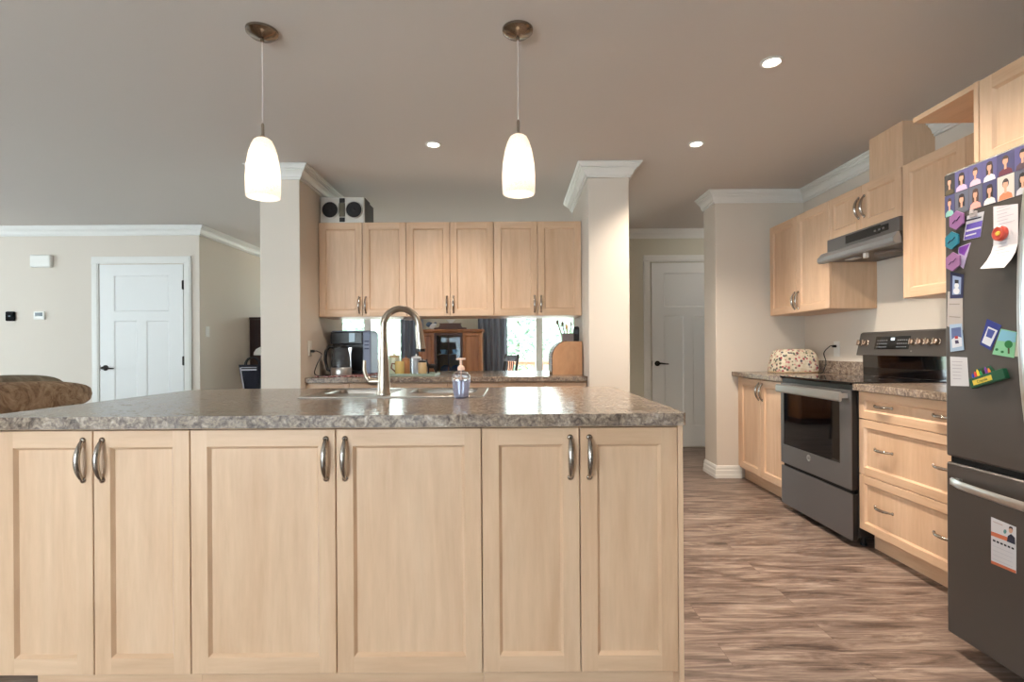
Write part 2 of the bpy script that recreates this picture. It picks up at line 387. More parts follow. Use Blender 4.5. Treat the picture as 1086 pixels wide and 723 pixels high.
def cabinet(name, label, cat, loc, rz, w, d, z0, h, doors, group, top=True, toe=None, handle='low', k=1.0, extra=None):
    """doors: list of (x0, x1, za, zb, handle_x or None); z from the cabinet's base"""
    t = thing(name, label, cat, loc, rz, group)
    carcass(w, d, h, top, z0).build('body', M2, t)
    for (x0, x1, za, zb, hx) in doors:
        o = MB().shaker(x0, x1, za, zb, 0).build('door', M2, t)
        if hx is not None:
            hz = zb-.092 if handle == 'high' else (za+.092 if handle == 'low' else (za+zb)/2)
            pull(hx, hz, 0, k=k).build('handle', PULL, o, 50)
    if toe: MB().box(toe[0], toe[1], toe[2], toe[2]+.016, .001, z0-.001, 1).build('toe_kick', M2, t)
    return t
R = -PI/2
G = .0015
def pair(w, za, zb, off=.030):
    m = w/2
    return [(G, m-G, za, zb, m-off), (m+G, w-G, za, zb, m+off)]

# ------------------------------------------------------------------ island
Yd = 1.64
isl = [(-1.62, -1.012, 'maple island cabinet with two narrow doors, at the left end of the island'),
       (-1.012, -.0975, 'maple island cabinet with two wide doors, in the middle under the sink and faucet'),
       (-.0975, .518, 'maple island cabinet with two narrow doors, at the right end of the island')]
for i, (x0, x1, lab) in enumerate(isl):
    w = x1-x0
    t = cabinet('base_cabinet', lab, 'cabinet', (x0, Yd, 0), 0, w-.0005, 1.08, .100, .876, pair(w, .102, .868), 'island cabinets', False, (.073 if i == 0 else 0, w-.001, .06), 'high')
    if i == 2: MB().box(w, w+.016, .002, 1.08, .001, .876).build('end_panel', M2, t)
IX0, IX1, IY0, IY1, ZT0, ZT1 = -1.67, .537, 1.612, 2.79, .877, .915
def island_top():
    b = MB(); hx0, hx1, hy0, hy1 = -.885, -.14, 2.225, 2.665; r = .10
    def arc(cx, cy, a0, a1, r=r): return [(cx+r*math.cos(a0+(a1-a0)*k/8), cy+r*math.sin(a0+(a1-a0)*k/8)) for k in range(9)]
    right = [(hx1, IY0), (IX1-.01, IY0), (IX1, IY0+.01)]+arc(IX1-r, IY1-r, 0, PI/2)+[(hx1, IY1)]
    left = [(hx0, IY1)]+arc(IX0+r, IY1-r, PI/2, PI)+[(IX0, IY0+.01), (IX0+.01, IY0), (hx0, IY0)]
    for pl in (right, left, [(hx0, IY0), (hx1, IY0), (hx1, hy0), (hx0, hy0)], [(hx0, hy1), (hx1, hy1), (hx1, IY1), (hx0, IY1)]):
        b.prism(pl, 'z', ZT0, ZT1-.003); c0 = (sum(p[0] for p in pl)/len(pl), 0)
        b.prism(pl, 'z', ZT1-.003, ZT1)
    o = b.build('island_worktop', LAM); return tag(o, 'grey brown speckled laminate worktop with rounded corners on the kitchen island', 'countertop')
island_top()
# sink
def sink():
    b = MB(); z0, z1 = ZT1+.0002, ZT1+.006
    X = [-.905, -.855, -.545, -.475, -.170, -.122]; Y = [2.200, 2.365, 2.630, 2.685]
    b.box(X[0], X[5], Y[0], Y[1], z0, z1); b.box(X[0], X[5], Y[2], Y[3], z0, z1)
    for a, c_ in ((0, 1), (2, 3), (4, 5)): b.box(X[a], X[c_], Y[1], Y[2], z0, z1)
    SINK = mat('sink_steel', c(150, 142, 134), .30, .9)
    o = tag(b.build('sink', SINK, bevel=.002), 'stainless steel double bowl drop-in sink set in the island worktop', 'sink')
    for (a, e) in ((X[1], X[2]), (X[3], X[4])):
        m = MB(); zb = .745; r = .03
        rings = []
        for ins, z in ((0, z1-.001), (.004, z0-.012), (.012, zb+.03), (.04, zb)):
            x0, x1, y0, y1 = a+ins, e-ins, Y[1]+ins, Y[2]-ins; rr = r+ins*.5; ring = []
            for (cx, cy, a0) in ((x1-rr, y1-rr, 0), (x0+rr, y1-rr, PI/2), (x0+rr, y0+rr, PI), (x1-rr, y0+rr, 1.5*PI)):
                for k in range(5): ring.append((cx+rr*math.cos(a0+PI/2*k/4), cy+rr*math.sin(a0+PI/2*k/4), z))
            rings.append(ring)
        m.loft(rings, 0, True, False); m.face(rings[-1]); bo = m.build('bowl', SINK, o, 50)
        MB().lathe([(.040, zb+.0005), (.040, zb+.003), (.028, zb+.003), (.026, zb+.001)], ((a+e)/2, (Y[1]+Y[2])/2, 0), 'z', 20).build('drain', CHROME, bo, 40)
sink()
# faucet
def faucet():
    fx, fy, z = -.565, 2.30, ZT1+.0062
    t = thing('kitchen_faucet', 'tall brushed nickel gooseneck faucet with side lever beside the sink', 'faucet', (fx, fy, z))
    MB().lathe([(.031, 0), (.031, .006), (.0285, .012), (.027, .05), (.024, .12), (.019, .19), (.0165, .235)], (0, 0, 0), 'z', 24).build('base', NICK, t, 40)
    pts = [(0, 0, .225)]; ca, sa = math.cos(.35), math.sin(.35); rr = .078
    for k in range(17):
        a = PI-PI*1.02*k/16; d = rr+rr*math.cos(a); pts.append((d*ca, d*sa, .300+rr*math.sin(a)))
    rad = [.0155, .015]+[.0145]*16
    MB().tube(pts, rad, 14).build('spout', NICK, t, 60)
    d = 2*rr; h = MB(); h.tube([((d-.001)*ca, (d-.001)*sa, .305), ((d+.004)*ca, (d+.004)*sa, .25), ((d+.009)*ca, (d+.009)*sa, .20)], [.0155, .019, .0215], 14)
    sp = h.build('spray_head', NICK, t, 50)
    MB().lathe([(.0185, 0), (.0185, -.012), (.013, -.013)], ((d+.0095)*ca, (d+.0095)*sa, .1995), 'z', 14).build('nozzle', BLACK, sp, 40)
    l = MB(); l.tube([(-.020, 0, .058), (-.058, .0, .058), (-.066, 0, .060)], [.018, .017, .013], 14)
    l.tube([(-.058, 0, .058), (-.076, -.004, .078), (-.083, -.006, .11), (-.081, -.008, .150)], [.013, .010, .008, .007], 12)
    l.build('lever', NICK, t, 50)
faucet()
def soap():
    x, y = P(489.5, 418, 2.19)[0], 2.175
    t = thing('soap_dispenser', 'clear hand soap bottle with a pale peach pump, beside the sink', 'soap dispenser', (x, y, ZT1+.0003))
    gl = mat('clear_plastic_bottle', c(238, 240, 250), .04, trans=.95, ior=1.3); lq = mat('lilac_soap', c(212, 214, 236), .08, trans=.45, ior=1.33)
    prof = [(.026, 0), (.030, .004), (.0325, .02), (.036, .055), (.0385, .080), (.036, .094), (.026, .106), (.013, .112), (.012, .116)]
    MB().lathe(prof, seg=28).build('bottle', gl, t, 40)
    MB().lathe([(r-.003, z+.002) for r, z in prof[:4]]+[(.0345, .074), (.0005, .0742)], seg=24).build('soap', lq, t, 40)
    pk = mat('peach_plastic', c(238, 200, 178), .4); p = MB()
    p.lathe([(.0145, .1145), (.015, .122), (.013, .130), (.0085, .134), (.0055, .136), (.0055, .158), (.0075, .159), (.0075, .164), (.003, .166)], seg=18)
    p.tube([(.0, 0, .161), (-.012, 0, .162), (-.020, 0, .160)], [.005, .0045, .004], 10); p.tube([(.0, 0, .161), (.018, 0, .1625)], [.005, .004], 10)
    p.lathe([(.0022, .012), (.0022, .115)], seg=8); p.build('pump', pk, t, 40)
soap()

# ------------------------------------------------------------------ serving counter between the pillars
BX0, BX1 = PL[1]+.003, PR[0]-.003
bu = [(BX0, -.895), (-.895, -.07), (-.07, BX1)]
labs = ['maple counter cabinet below the coffee maker, beside the left pillar', 'maple counter cabinet in the middle, behind the island faucet', 'maple counter cabinet below the bread box, beside the right pillar']
for (x0, x1), lab in zip(bu, labs):
    w = x1-x0-.0005; t = thing('base_cabinet', lab, 'cabinet', (x0, 3.905, 0), 0, 'serving counter cabinets')
    carcass(w, .62, .876, True, .1).build('body', M2, t); m = w/2
    for (a, b, hx) in ((G, m-G, m-.03), (m+G, w-G, m+.03)):
        o = MB().shaker(a, b, .102, .728, 0).build('door', M2, t); pull(hx, .63, 0).build('handle', PULL, o, 50)
        MB().shaker(a, b, .732, .868, 0, fw=.035).build('drawer', M2, t)
    MB().box(0, w, .06, .076, .001, .099, 1).build('toe_kick', M2, t)
tag(MB().box(BX0, BX1, 3.875, 5.0, .877, .915).build('serving_worktop', LAM, bevel=.004), 'grey speckled laminate worktop of the serving counter between the two pillars', 'countertop')
UZ0, UZ1 = 1.385, 2.138
uw = (BX1-BX0)/3
labs = ['maple wall cabinet below the stereo speaker, beside the left pillar', 'maple wall cabinet hung in the middle between the two pillars', 'maple wall cabinet above the bread box, beside the right pillar']
for i, lab in enumerate(labs):
    cabinet('wall_cabinet', lab, 'cabinet', (BX0+i*uw, 4.17, UZ0), 0, uw-.0005, .35, 0, UZ1-UZ0, pair(uw-.0005, .002, UZ1-UZ0-.002, .026), 'wall cabinets between the pillars', k=.9)
tag(MB().lathe([(.045, UZ0-.0005), (.045, UZ0-.012), (.040, UZ0-.020), (.010, UZ0-.022)], (BX0+uw-.01, 4.32, 0), 'z', 24).build('puck_light', flat(150, 140, 135), smooth=40), 'small round grey puck light under the wall cabinets over the coffee maker', 'light')

def stereo():
    x0, z0 = -1.528, UZ1+.0005; y0 = 4.185; w, h, d = .355, .205, .30
    t = thing('stereo_speaker', 'silver fronted stereo speaker with two round black cones on the wall cabinets', 'speaker', (x0, y0, z0))
    sil = mat('silver_plastic', c(196, 192, 184), .35, .3); dk = flat(26, 24, 24, .4); dkc = flat(14, 14, 18, .3)
    MB().box(.004, w, .022, d*.55, .006, h).box(.004, w-.006, d*.57, d, .006, h-.006).box(.05, w-.05, .05, d-.05, 0, .006).build('body', dk, t, bevel=.004)
    f = MB(); f.box(0, w, 0, .021, .002, h); f.build('front_panel', sil, t, bevel=.006, seg=3)
    for cx in (.082, w-.082):
        MB().lathe([(.070, .0005), (.070, -.010), (.066, -.014), (.062, -.010)], (cx, 0, h/2), 'y', 32, caps=False).build('cone_ring', sil, t, 40)
        MB().lathe([(.063, -.009), (.058, -.012), (.042, -.003), (.024, -.0015), (.022, -.006), (.010, -.011), (.002, -.012)], (cx, 0, h/2), 'y', 32).build('speaker_cone', dkc, t, 50)
    MB().box(w/2-.024, w/2+.024, -.012, -.0005, .048, h-.048).build('centre_panel', mat('smoked_panel', c(110, 106, 92), .2, .5), t, bevel=.004)
    for za in (.006, h-.046): MB().box(w/2-.022, w/2+.022, -.006, -.0005, za, za+.036).build('badge_panel', BLACK, t, bevel=.003)
stereo()

# ------------------------------------------------------------------ range wall: base units
XB = 1.92
t = cabinet('base_cabinet', 'maple base cabinet with two doors, between the corner wall and the stove', 'cabinet', (XB, 4.425, 0), R, .755, .595, .113, .876, pair(.755, .115, .868, .028), 'range wall base cabinets', True, (0, .755, .075), 'high')
MB().box(-.072, -.001, .022, .04, .113, .876).box(-.072, -.001, .075, .091, .001, .112).build('filler_strip', M2, t)
def drawers():
    w = .775; t = thing('drawer_cabinet', 'maple cabinet with three drawers, between the stove and the fridge', 'cabinet', (XB, 2.903, 0), R, 'range wall base cabinets')
    carcass(w, .595, .876, True, .113).build('body', M2, t)
    for (a, b) in ((.725, .872), (.419, .7215), (.115, .4155)):
        o = MB().shaker(G, w-G, a, b, 0, fw=.042).build('drawer', M2, t)
        for x in (.195, w-.195): pull(x, (a+b)/2+.005, 0, .125, True, .85).build('handle', PULL, o, 50)
    MB().box(0, w, .085, .101, .001, .112, 1).build('toe_kick', M2, t)
drawers()
def worktop(label, y0, y1):
    b = MB().box(1.885, XW-.001, y0, y1, .877, .915); o = tag(b.build('range_worktop', LAM, bevel=.004), label, 'countertop', 'range wall worktops')
    MB().box(XW-.020, XW-.001, y0, y1, .9152, 1.012).build('backsplash', LAM, o, bevel=.003)
worktop('speckled laminate worktop left of the stove, under the floral cover', 3.669, YR-.001)
worktop('speckled laminate worktop right of the stove, above the three drawers', 2.127, 2.902)
# stove
def stove():
    y0, y1 = 2.907, 3.665; w = y1-y0; t = thing('stove', 'slate grey electric stove with black glass top and oven window', 'stove', (1.88, y1, 0), R)
    MB().box(-.001, w+.001, .0365, .630, .055, .905).build('body', BLACK, t, bevel=.003)
    for x in (.05, w-.05):
        for y in (.10, .58): MB().lathe([(.018, .0), (.018, .01), (.012, .012), (.012, .0545)], (x, y, 0), 'z', 12).build('foot', BLACK, t, 40)
    MB().box(-.003, w+.003, -.004, .575, .9055, .922).build('cooktop', BGLASS, t, bevel=.004)
    for (x, y, r) in ((.20, .16, .10), (.54, .16, .085), (.20, .43, .075), (.54, .43, .10)):
        MB().lathe([(r, .9222), (r, .9226), (r-.003, .9226), (r-.003, .9222)], (x, y, 0), 'z', 40, caps=False).build('burner_ring', flat(70, 70, 74), t, 40)
    MB().box(.002, w-.002, .012, .036, .8765, .905).build('front_lip', BLACK, t)
    d = MB(); zb, zt = .322, .875; wx0, wx1, wz0, wz1 = .038, w-.10, .450, .812
    for mi, ya, yb in ((0, 0, .006), (1, .006, .034)):
        d.box(0, w, ya, yb, zb, wz0, mi); d.box(0, w, ya, yb, wz1, zt, mi); d.box(0, wx0, ya, yb, wz0, wz1, mi); d.box(wx1, w, ya, yb, wz0, wz1, mi)
    do = d.build('oven_door', [SLATE, BLACK], t)
    MB().box(wx0, wx1, .002, .030, wz0, wz1).build('oven_window', BGLASS, do)
    h = MB(); h.prism([(-.052, .812), (-.058, .820), (-.058, .858), (-.050, .868), (-.042, .864), (-.042, .816)], 'x', .04, w-.012)
    for x in (.06, w-.035): h.box(x-.012, x+.012, -.0435, 0, .830, .856)
    h.build('handle', STEEL, do, bevel=.002)
    b = MB(); b.lathe([(.021, -.0002), (.021, -.003), (.018, -.004), (.0165, -.0028)], (w/2-.035, 0, .415), 'y', 28); bo = b.build('badge', STEEL, do, 40)
    text('GE', .018, Matrix.Translation((w/2-.035, -.0032, .415)) @ Matrix.Rotation(PI/2, 4, 'X'), flat(90, 88, 90), bo)
    MB().box(0, w, .003, .009, .040, .300).box(.001, w-.001, .009, .036, .042, .298, 1).build('storage_drawer', [SLATE, BLACK], t)
    MB().box(.02, w-.02, .012, .0355, .3005, .3215).build('gap_shade_strip', GAP_SHADE, t)  # dark strip painting the shade between oven door and drawer
    # console
    MB().prism([(.5765, .9225), (.572, .9225), (.568, 1.062), (.6350, 1.062), (.6350, .9225)], 'x', .012, w-.012).build('console_base', BGLASS, t)
    cpoly = [(.527, 1.060), (.560, 1.210), (.575, 1.219), (.637, 1.219), (.637, 1.0625), (.550, 1.0625)]
    co = MB().prism(cpoly, 'x', 0, w).build('console', SLATE2, t, bevel=.005)
    sl = math.atan2(.033, .150)
    def on(x, s, out=0):                # point on the sloped console face
        n = Vector((0, -math.cos(sl), math.sin(sl))); p = Vector((x, .527+.033*s, 1.060+.150*s)); return p+n*out
    def pl(b, x0, x1, s0, s1, o0, o1, mi=0):
        q = [on(x0, s0, o0), on(x1, s0, o0), on(x1, s1, o0), on(x0, s1, o0)]; r = [on(x0, s0, o1), on(x1, s0, o1), on(x1, s1, o1), on(x0, s1, o1)]
        b.loft([q, r], mi)
    b = MB(); pl(b, .175, .475, .28, .82, .0003, .003); dp = b.build('display', BGLASS, co)
    b = MB(); pl(b, .315, .345, .66, .76, .0032, .0036); b.build('clock', mat('clock_digits', c(200, 230, 255), .5, emit=(.8, .9, 1, 1), es=1.5), dp)
    b = MB()
    for r_ in range(3):
        for k in range(5):
            for xx in (.195+k*.020, .375+k*.018):
                pl(b, xx, xx+.008, .36+r_*.14, .39+r_*.14, .0032, .0035)
    b.build('button_marks', flat(170, 172, 178), dp)
    kn = mat('brushed_knob', c(206, 190, 178), .25, 1)
    M0 = Matrix.Rotation(-sl, 4, 'X')
    for x in (.035, .092, .512, .572, .632, .690):
        b = MB(); p = on(x, .55); b.lathe([(.021, -.0003), (.021, -.006), (.018, -.008), (.0165, -.026), (.012, -.028)], (0, 0, 0), 'y', 20); b.box(-.0045, .0045, -.034, -.008, -.018, .018)
        o = b.build('knob', kn, co, 40); o.matrix_local = Matrix.Translation(p) @ M0
    text('GE', .010, Matrix.Translation(on(.50, .20, .0006)) @ M0 @ Matrix.Rotation(PI/2, 4, 'X'), flat(170, 165, 160), co)
stove()

# ------------------------------------------------------------------ range wall: upper units
XU = 2.19; UT = 2.130
cabinet('wall_cabinet', 'maple wall cabinet with two tall doors, left of the range hood', 'cabinet', (XU, 4.436, UZ0), R, .828, .329, 0, UT-UZ0, pair(.828, .002, UT-UZ0-.002, .026), 'range wall upper cabinets')
cabinet('wall_cabinet', 'short maple wall cabinet with two small doors, directly above the range hood', 'cabinet', (XU, 3.6065, 1.852), R, .671, .329, 0, UT-1.852, pair(.671, .002, UT-1.852-.002, .026), 'range wall upper cabinets', handle='mid')
cabinet('wall_cabinet', 'maple wall cabinet with two tall doors, between range hood and fridge', 'cabinet', (XU, 2.928, UZ0), R, .815, .329, 0, UT-UZ0, pair(.815, .002, UT-UZ0-.002, .026), 'range wall upper cabinets')
tag(MB().box(2.325, XW-.001, 3.105, 3.395, UT+.0005, HC-.0005, 0).build('duct_cover', M2, bevel=.002), 'maple box hiding the vent duct, between the range hood cabinet and the ceiling', 'duct cover')
def fridge_cabinet():
    w = .90; z0 = 1.792; h = UT-z0; t = thing('fridge_cabinet', 'deep maple cabinet over the fridge, with a board jutting out at its top', 'cabinet', (1.79, 2.0, z0), R)
    carcass(w, .729, h, True).build('body', M2, t)
    for (x0, x1, za, zb, hx) in pair(w, .002, h-.002, .03):
        o = MB().shaker(x0, x1, za, zb, 0).build('door', M2, t); pull(hx, za+.09, 0).build('handle', PULL, o, 50)
    MB().box(-.0195, -.0005, -.002, .729, -z0+.001, h).build('side_panel', M2, t)
    MB().box(-.325, -.020, -.002, .385, h-.022, h-.001, 1).build('top_board', M2, t)
fridge_cabinet()
def hood():
    y0, y1 = 2.933, 3.664; w = y1-y0; t = thing('range_hood', 'slate grey under-cabinet range hood above the stove', 'range hood', (2.14, y1, 1.70), R)
    w0 = .060                       # body stays between the neighbouring cabinets, the visor is wider
    MB().box(w0, w, .035, .375, .070, .1505).build('body', SLATE, t, bevel=.002)
    MB().box(w0+.20, w-.15, .0335, .0348, .088, .138).box(w-.22, w-.08, .0330, .0335, .092, .130).build('control_strip', BGLASS, t)
    for k in range(3): MB().box(w-.20+k*.035, w-.18+k*.035, .030, .0328, .104, .116).build('button', SLATE, t, bevel=.002)
    v = MB(); v.prism([(0, .012), (.010, .000), (.047, .000), (.047, .034), (.034, .068), (.030, .068), (0, .034)], 'x', 0, w); v.build('visor', mat('hood_steel', c(146, 148, 150), .34, .5), t)
    u = MB(); u.box(w0, w-.001, .0475, .373, .004, .016); u.box(w0, w0+.012, .0475, .373, .016, .0695); u.box(w-.013, w-.001, .0475, .373, .016, .0695); u.box(w0+.012, w-.013, .361, .373, .016, .0695)
    u.build('underside', mat('hood_underside', c(92, 84, 78), .35, .5), t)
    MB().lathe([(.095, .0035), (.090, -.010), (.06, -.016), (.01, -.017)], (w*.60, .21, 0), 'z', 32).build('fan_grille', flat(112, 100, 92, .5), t, 40)
    MB().box(w*.22, w*.22+.10, .09, .14, -.004, .0035).build('lamp_lens', mat('lamp_lens', c(205, 205, 205), .3), t, bevel=.003)
    MB().box(w*.56-.01, w*.56+.012, .052, .075, -.030, .0035).build('switch', WHITE, t, bevel=.003)
hood()

# ------------------------------------------------------------------ fridge and everything stuck on it
XF = 1.61; FY0, FY1 = 1.115, 1.945
def fridge():
    w = FY1-FY0; t = thing('refrigerator', 'dark slate french door refrigerator with a bottom freezer drawer', 'refrigerator', (XF, FY1, 0), R)
    MB().box(.008, w-.008, .075, .88, .035, 1.735).build('body', flat(48, 46, 46, .5), t, bevel=.004)
    MB().box(.03, w-.03, .10, .86, 0, .035).build('base_grille', BLACK, t)
    m = w/2
    for (a, b, hx) in ((0, m-.002, m-.058), (m+.002, w, m+.058)):
        o = MB().box(a, b, 0, .072, .712, 1.754).build('door', SLATE2, t, bevel=.008, seg=3)
        h = MB(); pts = []
        for k in range(15):
            s = k/14; z = .83+.80*s; pts.append((hx, -.026-.034*math.sin(PI*s)**.6, z))
        h.tube(pts, .0135, 12, flat=1.0)
        for z in (.835, 1.625): h.box(hx-.012, hx+.012, -.030, 0, z-.014, z+.014)
        h.build('handle', STEEL, o, 50)
    o = MB().box(0, w, 0, .072, .060, .690).build('freezer_drawer', SLATE2, t, bevel=.008, seg=3)
    h = MB(); q = []
    for k in range(19):
        s = k/18; x = .055+(w-.11)*s; y = -.020-.042*math.sin(PI*s)**.5; q.append([(x, y, .612), (x, y-.010, .618), (x, y-.012, .634), (x, y-.006, .644), (x, y+.006, .640), (x, y+.006, .614)])
    h.loft(q)
    for x in (.058, w-.058): h.box(x-.012, x+.012, -.026, 0, .616, .638)
    h.build('handle', STEEL, o, 40)
    MB().box(.01, w-.01, .012, .072, .6905, .7115).build('gap_shade_strip', GAP_SHADE, t)  # solid dark filler for the shade between upper doors and freezer
fridge()
def onf(pts): return [PX(a, b, XF) for a, b in pts]
def card(name, label, cat, pix, col, group='papers and magnets on the fridge', t=.0008, off=.0004, inner=()):
    """flat paper on the fridge door; inner = [(pixel polygon, colour)] printed on it"""
    dk = lambda q: tuple(int(v*.86) for v in q)
    b = MB(); mats = [flat(*dk(col)) if isinstance(col, tuple) else col]; b.prism(onf(pix), 'x', XF-off-t, XF-off)
    for k, (pp, cc) in enumerate(inner):
        b.face([(XF-off-t-.0002*(k+1), y, z) for y, z in onf(pp)], k+1); mats.append(flat(*dk(cc)))
    return tag(b.build(name, mats), label, cat, group)
# school photographs: edges along the door, and the look of each sitter
def ell(yc, zc, ry, rz, n=16, a0=0, a1=2*PI): return [(yc+ry*math.cos(a0+(a1-a0)*k/n), zc+rz*math.sin(a0+(a1-a0)*k/n)) for k in range(n)]
E = [1.9425, 1.897, 1.840, 1.786, 1.732, 1.672, 1.618]
blue, navy, grey, cream = (80, 78, 124), (62, 62, 100), (86, 88, 104), (190, 182, 174)
SK = (200, 148, 124)
rowA = [((44, 42, 44), (34, 30, 28), (70, 60, 40), False, 'school photo of a child in dark clothes, top left corner of the fridge'),
        (blue, (40, 30, 30), (186, 160, 190), True, 'school photo of a long haired girl in a lilac top, second in the top row'),
        (blue, (70, 48, 40), (200, 170, 186), False, 'school photo of a child in a pale pink shirt, third in the top row'),
        (blue, (52, 36, 34), (206, 204, 214), True, 'school photo of a dark haired child in a white top, fourth in the top row'),
        (navy, (70, 50, 40), (96, 40, 56), False, 'school photo of a child in maroon, fifth in the top row'),
        (blue, (40, 32, 32), (80, 60, 70), False, 'school photo of a child on blue, last in the top row by the handle')]
rowB = [(navy, (64, 44, 38), (120, 170, 160), False, 'school photo of a child in a pale green shirt, first in the second row'),
        (grey, (40, 30, 30), (90, 92, 100), True, 'school photo of a long haired girl on a grey backdrop, second in the second row'),
        (grey, (72, 48, 40), (232, 150, 140), True, 'school photo of a girl in a coral pink top, third in the second row'),
        (navy, (38, 28, 28), (214, 206, 200), True, 'school photo of a girl in a white blouse, fourth in the second row'),
        (cream, (44, 34, 34), (196, 120, 84), False, 'photo of a child before a white backdrop, fifth in the second row'),
        (grey, (30, 26, 26), (190, 190, 196), True, 'school photo of a dark haired sitter, last in the second row')]
def portrait(y0, y1, z0, z1, bgc, hair, cloth, long, label):
    b = MB(); x = XF-.0012; yc = (y0+y1)/2; w = abs(y1-y0); h = z1-z0
    b.prism([(y0, z0), (y1, z0), (y1, z1), (y0, z1)], 'x', x, XF-.0004)
    zc = z0+.62*h
    if long: b.face([(x-.0002, y, z) for y, z in [(yc-.23*w, z0+.22*h), (yc+.23*w, z0+.22*h), (yc+.25*w, zc), (yc+.18*w, zc+.22*h), (yc, zc+.27*h), (yc-.18*w, zc+.22*h), (yc-.25*w, zc)]], 2)
    else: b.face([(x-.0002, y, z) for y, z in ell(yc, zc+.05*h, .20*w, .20*h)], 2)
    b.face([(x-.0004, y, z) for y, z in [(yc-.42*w, z0+.001), (yc+.42*w, z0+.001), (yc+.36*w, z0+.20*h), (yc+.14*w, z0+.30*h), (yc-.14*w, z0+.30*h), (yc-.36*w, z0+.20*h)]], 3)
    b.face([(x-.0006, y, z) for y, z in [(yc-.07*w, z0+.26*h), (yc+.07*w, z0+.26*h), (yc+.07*w, zc-.1*h), (yc-.07*w, zc-.1*h)]], 1)
    b.face([(x-.0008, y, z) for y, z in ell(yc, zc, .155*w, .17*h)], 1)
    b.face([(x-.0010, y, z) for y, z in ell(yc, zc+.02*h, .165*w, .18*h, 9, .25, PI-.25)+[(yc-.10*w, zc+.08*h), (yc+.09*w, zc+.10*h)]], 2)
    tag(b.build('photo_print', [flat(*bgc), flat(*SK), flat(*hair), flat(*cloth)]), label, 'photo', 'portrait photos on the fridge door')
for k in range(6):
    j = random.uniform(-.002, .002)
    portrait(E[k]-.0006, E[k+1]+.0006, 1.672+j, 1.745, *rowA[k]); portrait(E[k]-.001, E[k+1]+.0012, 1.592, 1.6705+j, *rowB[k])
def hexa(px, py, r, col, lab, word):
    yc, zc = PX(px, py, XF); s = PX(px-r, py, XF)[0]-yc; b = MB(); k6 = [(yc+s*math.cos(PI/2+PI/3*k), zc+s*1.0*math.sin(PI/2+PI/3*k)) for k in range(6)]
    b.prism(k6, 'x', XF-.012, XF-.0062)
    o = tag(b.build('hexagon_magnet', flat(*col, .35), bevel=.001), lab, 'magnet', 'hexagon magnets on the fridge')
    MB().tube([(XF-.0125, yc+s*.45, zc-s*.25), (XF-.0125, yc+.1*s, zc+.05*s), (XF-.0125, yc-.05*s, zc-.05*s), (XF-.0125, yc-s*.45, zc+s*.3)], .0012, 6).build('script_line', flat(60, 30, 70), o)
    MB().lathe([(.008, XF-.006), (.008, XF-.0005)], (0, yc, zc), 'x', 14).build('magnet_disc', BLACK, o)
hexa(1017.5, 233.5, 8.5, (132, 90, 134), 'mauve hexagon magnet beside the purple clipped card, uppermost of the hexagons', 'a')
hexa(1012.5, 255.0, 8.0, (34, 106, 124), 'teal hexagon magnet between the two mauve ones on the fridge', 'b')
hexa(1013.5, 277.5, 8.5, (134, 92, 132), 'mauve hexagon magnet just above the navy snowman card', 'c')
WHT, LIL = (226, 222, 226), (104, 84, 178)
card('purple_card', 'white and purple event card hanging from a grey clip on the fridge', 'card', [(1026, 229), (1044, 224), (1040, 251), (1022, 255)], WHT, inner=[([(1025.6, 238), (1042.5, 233.5), (1040, 251), (1022.6, 254.5)], LIL), ([(1025, 244), (1041, 240), (1040.8, 242), (1025, 246)], WHT), ([(1025.5, 233), (1041.5, 229.3), (1041, 231), (1025.2, 235)], (50, 46, 60)), ([(1024.6, 249.5), (1036, 246.5), (1035.8, 248), (1024.4, 251)], WHT)])
b = MB(); y, z = PX(1034, 227.5, XF); b.box(XF-.010, XF-.0015, y-.012, y+.012, z-.008, z+.011).box(XF-.013, XF-.010, y-.008, y+.008, z+.002, z+.017)
tag(b.build('magnet_clip', flat(170, 160, 158, .35), bevel=.002), 'grey clip magnet gripping the top of the purple event card', 'clip', 'papers and magnets on the fridge')
card('purple_leaflet', 'folded purple and white leaflet tucked between the teal and lower mauve hexagons', 'leaflet', [(1017, 262), (1030, 257), (1022, 285), (1016, 280)], (198, 178, 214), inner=[([(1017.5, 262.5), (1029, 258.2), (1023, 271), (1017.2, 268)], (134, 62, 176))])
